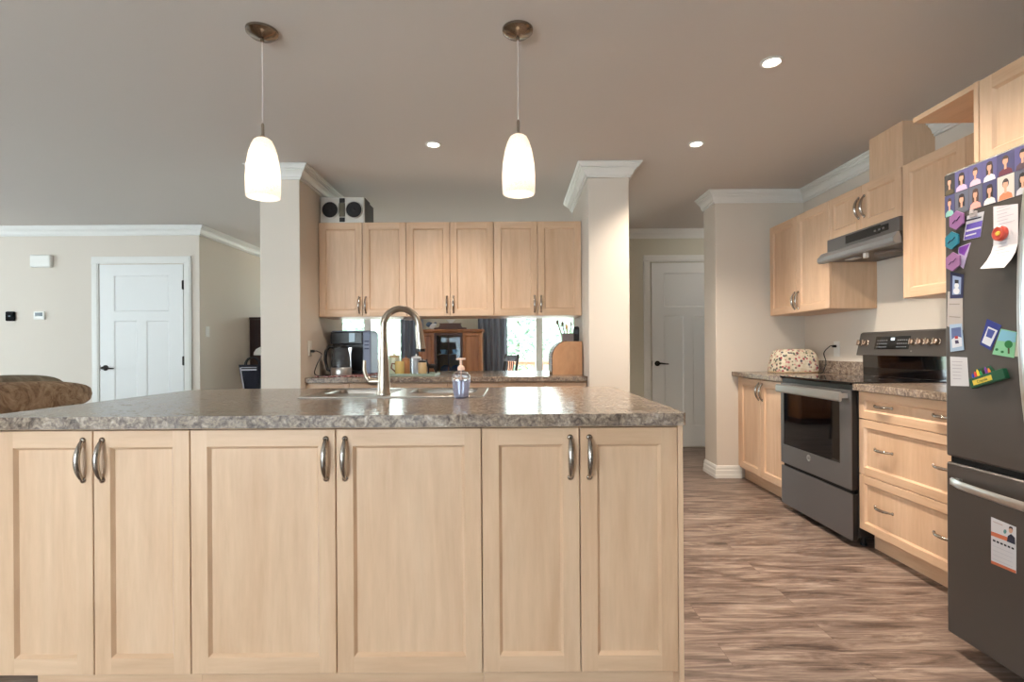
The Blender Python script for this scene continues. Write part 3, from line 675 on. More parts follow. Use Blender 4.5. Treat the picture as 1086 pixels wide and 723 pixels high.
def long_note():
    b = MB(); L = onf([(1054, 219), (1080, 216)]); Bm = onf([(1047, 286), (1076, 284.5)]); rings = []
    for k in range(9):
        s = k/8; off = .0016+.045*max(0, s-.55)**2/.2
        y0 = L[0][0]+(PX(1054, 219, XF)[0]-L[0][0])*s; y1 = L[1][0]; z = L[0][1]+(Bm[0][1]-L[0][1])*s
        z2 = L[1][1]+(Bm[1][1]-L[1][1])*s
        rings.append([(XF-off, y0, z), (XF-off, y1, z2), (XF-off+.0008, y1, z2), (XF-off+.0008, y0, z)])
    b.loft(rings)
    o = tag(b.build('paper_note', PAPER), 'long printed white paper held by a red magnet, curling at its bottom', 'paper', 'papers and magnets on the fridge')
    ln = MB()
    for k in range(16):
        if 5 < k < 10: continue
        s = .06+k*.052; off = .0024+.045*max(0, s-.55)**2/.2; z = L[0][1]+(Bm[0][1]-L[0][1])*s+.001
        a = .15+.1*random.random(); e = .55+.35*random.random(); ln.box(XF-off-.0004, XF-off, L[0][0]+(L[1][0]-L[0][0])*a, L[0][0]+(L[1][0]-L[0][0])*e, z, z+.0016)
    ln.build('printed_lines', flat(170, 160, 170), o)
    y, z = PX(1063.5, 247.5, XF)
    m = MB().lathe([(.024, -.0035), (.025, -.008), (.024, -.015), (.019, -.018), (.013, -.0165), (.008, -.016)], (XF, y, z), 'x', 28)
    mo = tag(m.build('round_magnet', flat(180, 68, 54, .35), smooth=40), 'round red magnet holding the long white paper on the fridge', 'magnet', 'papers and magnets on the fridge')
    MB().lathe([(.008, -.0158), (.007, -.0185), (.002, -.019)], (XF, y, z), 'x', 16).build('magnet_centre', flat(190, 160, 60), mo, 40)
long_note()
card('beige_slip', 'blank beige paper slip between the navy snowman card and the pale blue card', 'paper', [(1005.5, 309), (1021, 309), (1021.5, 350), (1004.5, 346)], (196, 186, 178), off=.0002, inner=[([(1007, 322), (1018, 322), (1018, 323), (1007, 323)], (160, 148, 142)), ([(1007, 335), (1019, 336), (1019, 337), (1007, 336)], (160, 148, 142))])
card('snowman_card', 'navy bordered card picturing a white snowman, above the beige slip', 'card', [(1008.5, 288), (1022.5, 291), (1021.5, 316), (1008, 316.5)], (38, 44, 86), off=.0012, inner=[([(1011, 292), (1020, 294), (1019.5, 312), (1010.5, 312.5)], (150, 168, 206)), (([(1015+3.4*math.cos(k*PI/6), 308.5+3.6*math.sin(k*PI/6)) for k in range(12)]), (236, 236, 240)), (([(1015.3+2.5*math.cos(k*PI/6), 302.8+2.7*math.sin(k*PI/6)) for k in range(12)]), (238, 238, 242)), ([(1013.3, 296.5), (1017.5, 296.8), (1017.5, 300.5), (1013.3, 300.3)], (26, 26, 34))])
card('snow_scene_card', 'pale blue bordered snow scene card, below the beige slip', 'card', [(1007.5, 344), (1020.5, 343), (1023, 371), (1008.5, 373)], (170, 192, 218), off=.0012, inner=[([(1009.5, 348), (1019.5, 346.5), (1021, 367), (1010.5, 369)], (96, 110, 158)), ([(1010, 360), (1015, 356), (1020.5, 358), (1021, 367), (1010.5, 369)], (232, 234, 240)), ([(1013, 356.5), (1016.5, 355.8), (1017, 359), (1013.5, 359.5)], (190, 60, 60)), ([(1013.5, 361), (1017, 360.5), (1018, 364), (1014, 364.5)], (70, 60, 90))])
card('printed_receipt', 'white printed receipt low on the fridge, left of the crayon box', 'receipt', [(1008, 378), (1026, 379), (1028, 409.5), (1008.5, 409)], (224, 220, 222), inner=[([(1010+.3*k, 383+3.6*k), (1021+random.uniform(-3, 2), 383.4+3.6*k), (1021, 384+3.6*k), (1010+.3*k, 383.6+3.6*k)], (176, 170, 178)) for k in range(6)])
card('blue_card', 'royal blue card with a white picture, left of the green tree card', 'card', [(1047, 338), (1062.5, 345), (1051, 371.5), (1039.5, 365)], (44, 56, 140), inner=[([(1048.5, 346), (1058.5, 350.5), (1050.5, 367.5), (1041.5, 363)], (226, 228, 238)), ([(1048.5, 348), (1056, 351), (1052, 359), (1046, 356.5)], (70, 84, 160))])
card('cream_card', 'cream card peeking out behind the green tree card, by the fridge handle', 'card', [(1076.5, 355), (1081, 354), (1081, 378), (1075, 378)], (206, 204, 186), off=.0002)
card('tree_card', 'pale green and blue card picturing a green tree, right of the blue card', 'card', [(1062, 348.5), (1079, 352), (1076, 379.5), (1053, 375.5)], (140, 206, 160), off=.0014, inner=[([(1062.4, 349.5), (1078.6, 352.5), (1077.6, 363), (1058.5, 361)], (132, 190, 214)), ([(1069.4, 366), (1071.4, 366), (1071.6, 375), (1069.6, 375)], (90, 70, 40)), (([(1070.5+4.4*math.cos(k*PI/7), 365+4.2*math.sin(k*PI/7)) for k in range(14)]), (30, 120, 60)), (([(1058+1.8*math.cos(k*PI/4), 370.5+1.5*math.sin(k*PI/4)) for k in range(8)]), (30, 110, 60)), (([(1064+1.8*math.cos(k*PI/4), 373+1.4*math.sin(k*PI/4)) for k in range(8)]), (30, 110, 60))])
def crayons():
    y0, z0 = PX(1033.5, 407, XF); y1, z1 = PX(1070, 395.5, XF); L = math.hypot(y1-y0, z1-z0); ang = math.atan2(z1-z0, y0-y1)
    t = thing('crayon_box_magnet', 'green and yellow crayon box magnet with crayons, low on the fridge', 'magnet', ((XF-.0005), (y0+y1)/2, (z0+z1)/2), R, 'papers and magnets on the fridge')
    t.rotation_euler = (ang*0, 0, R); Mx = Matrix.Rotation(-ang, 4, 'Y')
    def put(b, nm, m, par=t, **k):
        o = b.build(nm, m, par, **k)
        if par is t: o.matrix_local = Mx
        return o
    gr = flat(18, 74, 48, .4); ye = flat(206, 178, 66, .4)
    h = .017; bx = put(MB().box(-L/2, L/2, -.016, 0, -h, h), 'box', gr, bevel=.0015)
    MB().box(-L*.40, L*.16, -.0165, -.0161, -h*.55, h*.45).build('yellow_band', ye, bx)
    text('Crayola', .013, Matrix.Translation((-L*.12, -.0168, -.001)) @ Matrix.Rotation(PI/2, 4, 'X'), flat(16, 80, 48), bx)
    put(MB().prism([(-L*.45, h+.0002), (L*.2, h+.0002), (L*.10, h+.024), (-L*.33, h+.026)], 'y', -.006, 0), 'box_flap', gr)
    for k, cc in enumerate([(40, 60, 160), (200, 50, 50), (240, 190, 50), (50, 150, 80), (30, 30, 34), (120, 60, 150), (230, 120, 50)]):
        x = -L*.38+k*L*.08; put(MB().lathe([(.0036, h+.0002), (.0036, h+.008+.004*(k % 3)), (.0012, h+.016+.004*(k % 3))], (x, -.0105, 0), 'z', 10), 'crayon', flat(*cc, .5))
crayons()
def calendar():
    pix = [(1051.5, 548), (1078, 559), (1078, 608), (1051.5, 597)]
    o = card('calendar_magnet', 'orange and white magnetic calendar with a small portrait on the freezer drawer', 'calendar', pix, (228, 226, 230), inner=[
        ([(1051.5, 563), (1069, 569.5), (1069, 574), (1051.5, 567.5)], (222, 120, 84)), ([(1051.5, 594), (1078, 605), (1078, 608), (1051.5, 597)], (222, 120, 84)),
        ([(1053.5, 552), (1064, 556.5), (1064, 557.5), (1053.5, 553)], (200, 180, 176)),
        (([(1066.5+1.8*math.cos(k*PI/4), 563.5+2.4*math.sin(k*PI/4)) for k in range(8)]), (96, 150, 150)),
        ([(1068.5, 574), (1069.5, 568), (1073, 566), (1077, 570), (1077.3, 577.5)], (44, 46, 66)), (([(1072.8+2.3*math.cos(k*PI/6), 562.2+3.2*math.sin(k*PI/6)) for k in range(12)]), (222, 172, 148)), ([(1070.4, 560.5), (1071.5, 557.8), (1074.5, 558.6), (1075.2, 562), (1073, 560)], (60, 46, 40))]
        +[([(1053.8+4*k, 571.5+1.66*k), (1056.6+4*k, 572.7+1.66*k), (1056.6+4*k, 574.7+1.66*k), (1053.8+4*k, 573.5+1.66*k)], (40, 40, 48)) for k in range(6)]
        +[([(1054, 578+4.6*k), (1075.5, 587+4.6*k), (1075.5, 587.4+4.6*k), (1054, 578.4+4.6*k)], (196, 196, 206)) for k in range(4)])
calendar()

# ------------------------------------------------------------------ ceiling lights
def pendant(x, y, lab, zb):
    t = thing('pendant_light', lab, 'pendant light', (x, y, HC), 0, 'glass pendants over the island')
    MB().lathe([(.065, -.0005), (.064, -.010), (.050, -.022), (.020, -.030), (.008, -.034), (.008, -.044), (.003, -.046)], seg=32).build('canopy', mat('canopy_nickel', c(150, 138, 126), .18, 1), t, 40)
    MB().lathe([(.0022, -.045), (.0022, zb+.305)], seg=8).build('cord', flat(205, 196, 190, .4), t, 40)
    MB().lathe([(.004, zb+.312), (.0065, zb+.304), (.0065, zb+.262), (.018, zb+.250), (.020, zb+.247)], seg=18).build('socket', NICK, t, 40)
    prof = [(.026, .246), (.036, .238), (.046, .218), (.056, .186), (.0655, .130), (.0690, .080), (.0685, .025), (.067, 0)]
    b = MB(); seg = 40
    b.lathe([(r, zb+z) for r, z in prof]+[(r-.004, zb+z) for r, z in reversed(prof)], seg=seg, caps=False); b.lathe([(.0005, zb+.2465), (.026, zb+.2462)], seg=seg, caps=False); b.build('shade', SHADE, t, 50)
    MB().blob((0, 0, zb+.105), (.022, .022, .034), 1, 16, 10).build('bulb', mat('bulb', (1, 1, 1, 1), .4, emit=(1, .90, .76, 1), es=PEND), t, 60)
SHADE = bpy.data.materials.new('frosted_crackle_glass'); SHADE.use_nodes = True
_n = NT.__new__(NT); _n.t = SHADE.node_tree; _n.n = _n.t.nodes; _n.p = _n.n['Principled BSDF']; _n.p.inputs['Base Color'].default_value = c(248, 244, 238); _n.p.inputs['Roughness'].default_value = .35
_n.p.inputs['Emission Color'].default_value = (1, .88, .72, 1); _n.p.inputs['Emission Strength'].default_value = .45
_v = _n.coords((1, 1, 1), False); _w = _n.add('ShaderNodeTexVoronoi'); _w.feature = 'DISTANCE_TO_EDGE'; _w.inputs['Scale'].default_value = 150; _n.link(_v, _w.inputs['Vector'])
_tr = _n.add('ShaderNodeBsdfTranslucent'); _n.link(_n.ramp(_w.outputs['Distance'], [(.0, c(214, 204, 192)), (.12, c(252, 248, 242))]), _tr.inputs['Color'])
_mx = _n.add('ShaderNodeMixShader'); _mx.inputs[0].default_value = .7; _n.link(_n.p.outputs[0], _mx.inputs[1]); _n.link(_tr.outputs[0], _mx.inputs[2])
_n.link(_mx.outputs[0], _n.n['Material Output'].inputs[0])
PEND = 70.0
pendant(P(278, 33, 2.2)[0], 2.2, 'frosted glass pendant light on the left, near the left pillar', -.700)
pendant(P(549, 31, 2.2)[0], 2.2, 'frosted glass pendant light in the middle of the ceiling, above the faucet side', -.693)
DL = mat('downlight_lens', (1, 1, 1, 1), .5, emit=(1, .90, .78, 1), es=14)
def downlight(x, y, lab, power=115):
    t = thing('recessed_light', lab, 'ceiling light', (x, y, HC), 0, 'recessed ceiling lights')
    MB().lathe([(.052, -.0005), (.052, -.004), (.040, -.007), (.038, -.002)], seg=32).build('trim_ring', TRIM, t, 40)
    MB().lathe([(.038, -.0015), (.020, -.0045), (.0005, -.005)], seg=28).build('lens', DL, t, 40)
    l = bpy.data.lights.new('downlight_beam', 'SPOT'); l.energy = power; l.color = (1, .87, .72); l.spot_size = 2.3; l.spot_blend = .7; l.shadow_soft_size = .05
    o = bpy.data.objects.new('downlight_beam', l); COL.objects.link(o); o.parent = t; o.location = (0, 0, -.02)
downlight(1.23, 2.46, 'recessed ceiling light nearest the camera, towards the fridge')
downlight(1.22, 3.44, 'recessed ceiling light at the far right, near the right pillar')
downlight(1.23, 1.40, 'unseen recessed fill light added over the aisle beside the fridge', 60)  # out of view, added to lift the light on the right side
downlight(-.505, 3.42, 'recessed ceiling light between the two pendants, above the wall cabinets', 50)

def added_fill_light(x, y, lab, power):  # glowing fixture used only for added, hidden fill lights
    t = thing('added_fill_light', lab, 'ceiling light', (x, y, HC))
    MB().lathe([(.15, -.0005), (.15, -.02), (.14, -.024)], seg=32).build('base', NICK, t, 40)
    MB().lathe([(.135, -.0245), (.125, -.06), (.08, -.085), (.0005, -.092)], seg=32).build('shade', mat('fill_opal_glass', c(245, 240, 232), .4, emit=(1, .9, .78, 1), es=power), t, 50)
added_fill_light(-.9, 6.7, 'unseen round flush fill light added to brighten the dining room', 22)  # added behind the wall cabinets to light hutch and curtains
added_fill_light(2.35, 5.3, 'unseen round flush fill light added to brighten the back hall', 9)  # added out of sight to warm the hall door

# ------------------------------------------------------------------ on the serving counter
ZC = .9153
ctr = 'things on the serving counter'
def coffee_maker():
    x0, y0 = -1.50, 4.32; w, h, d = .335, .36, .24
    t = thing('coffee_maker', 'black coffee maker with a silver button panel, behind the glass kettle', 'coffee maker', (x0, y0, ZC+.0062), 0, ctr)
    bk = flat(24, 24, 28, .3); sv = mat('silver_panel', c(116, 122, 140), .45, .3)
    MB().box(0, .265, .06, d, 0, h-.012).box(0, .265, 0, .06, 0, .03).box(0, .265, 0, .06, h-.11, h-.012).build('body', bk, t, bevel=.006)
    cp = MB().box(.266, w, 0, d, 0, h-.01).build('control_panel', sv, t, bevel=.008)
    for k in range(3): MB().box(.282, .320, -.003, -.0003, h-.095-.03*k, h-.083-.03*k).build('button', flat(60, 66, 92, .4), cp, bevel=.001)
    MB().box(.01, w-.01, .01, d-.01, h-.0095, h).build('top_plate', sv, t, bevel=.003)
    MB().box(.155, .205, -.004, -.0004, h-.095, h-.02).build('water_gauge', mat('gauge_glass', c(150, 175, 195), .1), t, bevel=.002)
coffee_maker()
def kettle():
    x, y = P(362, 396, 4.16)[0], 4.16
    t = thing('glass_kettle', 'glass electric kettle with a black handle and steel base, before the coffee maker', 'kettle', (x, y, ZC+.0062), 0, ctr)
    MB().lathe([(.078, 0), (.080, .012), (.080, .058), (.077, .062)], seg=30).build('steel_base', STEEL, t, 40)
    MB().lathe([(.0765, .0625), (.0775, .10), (.072, .16), (.062, .205), (.058, .215), (.055, .215), (.058, .200), (.069, .155), (.0735, .10), (.0735, .0625)], seg=30, caps=False).build('glass_body', mat('smoked_glass', c(150, 154, 160), .04, trans=.85, ior=1.3), t, 40)
    MB().lathe([(.0725, .0635), (.0725, .12), (.0005, .1205)], seg=24).build('water', mat('water', c(150, 165, 180), .03, trans=.9, ior=1.33), t, 40)
    MB().lathe([(.062, .2155), (.062, .226), (.045, .236), (.012, .240), (.010, .252), (.002, .254)], seg=30).build('lid', BLACK, t, 40)
    MB().tube([(-.056, 0, .222), (-.095, 0, .228), (-.122, 0, .19), (-.126, 0, .12), (-.110, 0, .045), (-.082, 0, .030)], [.013, .013, .013, .013, .012, .010], 12).build('handle', BLACK, t, 50)
    MB().prism([(.058, .215), (.085, .222), (.086, .214), (.078, .17), (.080, .064), (.0765, .064), (.070, .165)], 'y', -.010, .010).build('spout', STEEL, t)
kettle()
pm = mat('woven_placemat', c(150, 90, 90), .9); n = NT(pm); v = n.coords((1, 1, 1), False)
n.link(n.ramp(n.noise(v, 55, 3, .6), [(.40, c(70, 40, 46)), (.5, c(168, 84, 88)), (.62, c(220, 210, 205))]), n.p.inputs['Base Color'])
tag(MB().box(-1.525, -1.13, 4.02, 4.60, ZC, ZC+.005).build('placemat', pm, bevel=.002), 'red and white patterned placemat under the kettle and coffee maker', 'placemat', ctr)
# outlet and cord on the pillar
def outlet(name, lab, M, group='wall plates'):
    t = thing(name, lab, 'outlet', (0, 0, 0), 0, group); t.matrix_world = M
    MB().box(-.036, .036, -.006, -.0005, -.058, .058).build('plate', WHITE, t, bevel=.003)
    for z in (-.022, .022): MB().box(-.016, .016, -.0085, -.0062, z-.014, z+.014).build('socket_face', WHITE, t, bevel=.002)
    return t
y_o, z_o = 3.98, 1.135
outlet('wall_outlet', 'white outlet on the inner face of the left pillar, with a plug in it', Matrix.Translation((PL[1], y_o, z_o)) @ Matrix.Rotation(PI/2, 4, 'Z'))
def cord(name, lab, pts, r=.0035, plug=None, group='power cords'):
    q = [Vector(p) for p in pts]; q = [q[0]*2-q[1]]+q+[q[-1]*2-q[-2]]; sm_ = []
    for a, b, d, e in zip(q, q[1:], q[2:], q[3:]):
        for k in range(8):
            u = k/8; sm_.append(.5*((2*b)+(d-a)*u+(2*a-5*b+4*d-e)*u*u+(3*b-a-3*d+e)*u**3))
    sm_.append(q[-2]); o = MB().tube(sm_, r, 8).build(name, BLACK, smooth=60); tag(o, lab, 'cord', group)
    if plug: MB().box(*plug).build('plug', BLACK, o, bevel=.003)
    return o
cord('power_cord', 'black power cord from the left pillar outlet down to the kettle', [(PL[1]+.037, y_o, z_o-.02), (PL[1]+.06, y_o, z_o-.022), (PL[1]+.085, y_o+.02, z_o-.05), (PL[1]+.05, y_o+.02, z_o-.12), (PL[1]+.03, y_o+.02, z_o-.19), (PL[1]+.06, 4.02, ZC+.008), (PL[1]+.10, 4.08, ZC+.010), (PL[1]+.09, 4.15, ZC+.010)], plug=(PL[1]+.0095, PL[1]+.036, y_o-.010, y_o+.010, z_o-.031, z_o-.011))
def bread_box():
    x0, y0 = .318, 4.10; w, h, d = .232, .262, .40
    t = thing('bread_box', 'wooden roll-top bread box at the right end of the serving counter', 'bread box', (x0, y0, ZC), 0, ctr)
    bw = wood('bread_box_wood', c(196, 142, 100), c(210, 158, 116), c(220, 170, 128), (6, 6, 2), .45)
    prof = [(.0, 0), (w, 0), (w, h), (.115, h)]+[(.115-.115*math.sin(a), .13+(h-.13)*math.cos(a)) for a in [PI/2*k/10 for k in range(1, 11)]]
    for ya in (0, d-.018): MB().prism(prof, 'y', ya, ya+.018).build('side_panel', bw, t, bevel=.001)
    body = MB().box(w-.014, w-.001, .0182, d-.0182, .001, h-.014).box(.06, w-.014, .0182, d-.0182, .001, .014).box(.118, w-.001, .0182, d-.0182, h-.0135, h-.001); body.build('body', bw, t)
    sl = MB(); q = [(.0, .015), (.0, .08), (.0, .13)]+[(.115-.115*math.sin(a), .13+(h-.13)*math.cos(a)) for a in [PI/2*k/9 for k in range(8, -1, -1)]]
    for a, b in zip(q, q[1:]):
        av, bv = Vector(a), Vector(b); n = Vector((-(bv-av).y, (bv-av).x)).normalized(); e = (bv-av)*.05
        p = [av+e+n*.006, bv-e+n*.006, bv-e-n*.004, av+e-n*.004]; sl.prism([tuple(x) for x in p], 'y', .0005, d-.0005) if False else sl.prism([tuple(x) for x in p], 'y', .0185, d-.0185)
    sl.build('roll_shutter', wood('dark_slats', c(86, 58, 44), c(104, 72, 54), c(120, 84, 64), (6, 2, 6)), t)
bread_box()
def crock():
    x, y, z = .448, 4.22, ZC+.2625
    t = thing('utensil_holder', 'grey square utensil holder full of wooden utensils on the bread box', 'utensil holder', (x, y, z), 0, ctr)
    w = .045; b = MB().box(-w, w, -w, w, 0, .004)
    for (a, c_, e, f) in ((-w, w, -w, -w+.004), (-w, w, w-.004, w), (-w, -w+.004, -w+.004, w-.004), (w-.004, w, -w+.004, w-.004)): b.box(a, c_, e, f, .004, .065)
    b.build('holder', flat(120, 110, 108, .5), t)
crock()
for k, (dx, dy, tx, ty, L, col, lab) in enumerate([(-.030, 0, -.05, 0, .15, (120, 84, 70), 'dark wooden spatula leaning furthest left in the utensil holder'), (-.012, .012, -.025, .01, .14, (96, 66, 56), 'dark brown spoon second from the left in the utensil holder'), (.004, -.01, -.012, 0, .115, (206, 160, 110), 'short pale wooden spoon in the middle of the utensil holder'), (.018, .01, .012, 0, .135, (196, 196, 200), 'steel whisk handle right of the wooden spoons in the utensil holder')]):
    bx, by, bz = .448+dx, 4.22+dy, ZC+.2625+.0045; m = MB(); top = (bx+tx, by+ty, bz+L)
    m.tube([(bx, by, bz), (bx+tx*.6, by+ty*.6, bz+L*.6), top], [.004, .0045, .005], 8); m.blob(top, (.010, .005, .020), 1, 12, 8)
    tag(m.build('kitchen_utensil', flat(*col), smooth=50), lab, 'utensil', 'utensils in the holder')
def handset():
    t = thing('black_phone', 'black cordless phone standing upright beside the utensil holder', 'phone', (.518, 4.23, ZC+.2625), 0, ctr)
    MB().prism([(-.022, 0), (.022, 0), (.026, .02), (.026, .11), (.016, .122), (-.018, .118), (-.022, .09)], 'y', -.014, .014).build('body', BLACK, t, bevel=.004)
    MB().box(-.014, .016, -.0152, -.0142, .060, .095).build('screen', flat(70, 76, 84, .2), t)
handset()
def canister(x, y, r, h, col, lab, name, cat, lid=None, handle=None, glass=False):
    t = thing(name, lab, cat, (x, y, ZC+.0085), 0, ctr)
    m = mat(name+'_glaze', c(*col), .25) if not glass else mat('jar_glass', c(228, 230, 236), .05, trans=.7, ior=1.3)
    MB().lathe([(r*.92, 0), (r, .006), (r, h*.9), (r*.94, h), (r*.88, h), (r*.92, h*.9), (r*.92, .008), (.0005, .0075)], seg=24, caps=False).lathe([(r*.92, 0), (.0005, .0001)], seg=24, caps=False).build('body', m, t, 40)
    if lid: MB().lathe([(r*.97, h+.0005), (r*.99, h+.012), (r*.5, h+.018), (r*.16, h+.020), (r*.16, h+.032), (r*.05, h+.034)], seg=24).build('lid', flat(*lid, .35), t, 40)
    if handle: MB().tube([(handle[3]*r*.95, 0, h*.8), (handle[3]*(r+.022), 0, h*.85), (handle[3]*(r+.030), 0, h*.5), (handle[3]*(r*.95), 0, h*.22)], .006, 10).build('handle', flat(*handle[:3], .35), t, 50)
    return t
tr = MB(); tr.box(-1.02, -.60, 4.06, 4.36, ZC, ZC+.006); tr.box(-1.02, -.60, 4.06, 4.072, ZC+.006, ZC+.018); tr.box(-1.02, -.60, 4.348, 4.36, ZC+.006, ZC+.018); tr.box(-1.02, -1.008, 4.072, 4.348, ZC+.006, ZC+.018); tr.box(-.612, -.60, 4.072, 4.348, ZC+.006, ZC+.018)
tag(tr.build('tray', flat(150, 165, 150, .4), bevel=.002), 'pale green tray holding the canisters on the serving counter', 'tray', ctr)
canister(-.965, 4.29, .046, .135, (200, 202, 176), 'pale green canister with tan lid, at the left of the tray', 'canister', 'canister', (190, 170, 130))
canister(-.890, 4.14, .036, .105, (206, 178, 112), 'yellow mug with a brown handle on the tray', 'mug', 'mug', None, (110, 62, 36, -1))
canister(-.862, 4.25, .032, .112, (190, 136, 96), 'orange canister between the yellow mug and the glass jar', 'canister', 'canister', (170, 110, 74))
canister(-.782, 4.27, .040, .125, (228, 230, 236), 'clear glass jar with white lid, behind on the tray', 'glass_jar', 'jar', (220, 222, 226), None, True)
canister(-.712, 4.15, .034, .095, (206, 176, 134), 'tan jar with a black lid, at the right of the tray', 'jar', 'jar', (30, 28, 28))
def dog():
    x, y = P(458, 393, 4.29)[0], 4.29; z = ZC+.0068
    m = MB(); m.blob((0, 0, .082), (.050, .020, .024), 1, 16, 10); m.tube([(-.036, 0, .088), (-.052, 0, .112), (-.058, 0, .130)], [.018, .015, .014], 10)
    m.blob((-.066, 0, .134), (.022, .014, .015), 1, 14, 8); m.blob((-.085, 0, .130), (.012, .008, .008), 1, 10, 6)
    for s in (-1, 1): m.tube([(-.052, s*.010, .143), (-.050, s*.014, .158)], [.006, .001], 6)
    for px in (-.036, .038):
        for s in (-1, 1):
            if px < 0: m.tube([(px, s*.011, .075), (px, s*.011, .04), (px, s*.011, .006), (px-.008, s*.011, .004)], [.011, .007, .006, .006], 8)
            else: m.tube([(px-.002, s*.011, .078), (px-.008, s*.011, .052), (px+.008, s*.011, .030), (px+.004, s*.011, .006), (px-.004, s*.011, .004)], [.015, .010, .007, .006, .006], 8)
    m.tube([(.046, 0, .090), (.058, 0, .115), (.056, 0, .145)], [.008, .006, .003], 8)
    o = m.build('dog_figurine', flat(28, 18, 20, .5), smooth=60); o.scale = (.78, .78, .78); o.location = (x, y, z-.0015); tag(o, 'small dark brown dog figurine at the right end of the tray', 'figurine', ctr)
dog()

# ------------------------------------------------------------------ on the worktop left of the stove
def cosy():
    fm = mat('floral_quilt', c(220, 210, 190), .9); n = NT(fm); v = n.coords((1, 1, 1), False)
    vo = n.add('ShaderNodeTexVoronoi'); vo.inputs['Scale'].default_value = 48; n.link(v, vo.inputs['Vector'])
    base = n.ramp(n.noise(v, 26, 3, .6), [(.42, c(222, 214, 196)), (.62, c(204, 190, 166))])
    sp = n.add('ShaderNodeSeparateColor'); n.link(vo.outputs['Color'], sp.inputs[0])
    colr = n.ramp(sp.outputs[0], [(.15, c(160, 60, 78)), (.4, c(206, 140, 140)), (.65, c(96, 108, 84)), (.9, c(88, 84, 92))])
    msk = n.ramp(vo.outputs['Distance'], [(.42, (1, 1, 1, 1)), (.55, (0, 0, 0, 1))]); m2 = n.ramp(sp.outputs[1], [(.30, (0, 0, 0, 1)), (.36, (1, 1, 1, 1))])
    n.link(n.mix(n.mix(1, msk, m2, 'MULTIPLY'), base, colr), n.p.inputs['Base Color']); n.bump(n.noise(v, 40, 3), .5, .01)
    t = thing('appliance_cover', 'quilted floral fabric cover over an appliance, in the counter corner', 'appliance cover', (2.285, 4.25, ZC), 0)
    rings = []
    for (z, sx, sy) in ((.0, .172, .120), (.03, .177, .124), (.10, .170, .116), (.15, .157, .100), (.176, .140, .078), (.188, .115, .050), (.192, .07, .025)):
        ring = []
        for k in range(28):
            a = 2*PI*k/28; e = .5; ca, sa = math.cos(a), math.sin(a); wob = 1+.02*math.sin(5*a+z*40)
            ring.append((sx*wob*math.copysign(abs(ca)**e, ca), sy*wob*math.copysign(abs(sa)**e, sa), z))
        rings.append(ring)
    MB().loft(rings).build('cover', fm, t, 70)
    b = MB(); ring2 = [(p[0]*1.015, p[1]*1.015, p[2]) for p in rings[0]]; b.tube([(p[0], p[1], .007) for p in rings[0]]+[(rings[0][0][0], rings[0][0][1], .007)], .006, 8); b.build('piping', flat(186, 160, 128, .9), t, 60)
cosy()
yo, zo = 4.055, 1.105
outlet('wall_outlet', 'white outlet above the backsplash left of the stove, with a plug in it', Matrix.Translation((XW, yo, zo)) @ Matrix.Rotation(R, 4, 'Z'))
cord('power_cord', 'black power cord from the floral cover up to the range wall outlet', [(XW-.036, yo, zo+.021), (XW-.05, yo+.01, zo+.021), (XW-.085, yo+.03, zo-.03), (XW-.07, yo+.03, zo-.10), (XW-.09, yo+.02, zo-.16), (XW-.12, yo, ZC+.006), (XW-.135, yo+.02, ZC+.0055)], plug=(XW-.036, XW-.0095, yo-.010, yo+.010, zo+.011, zo+.031))

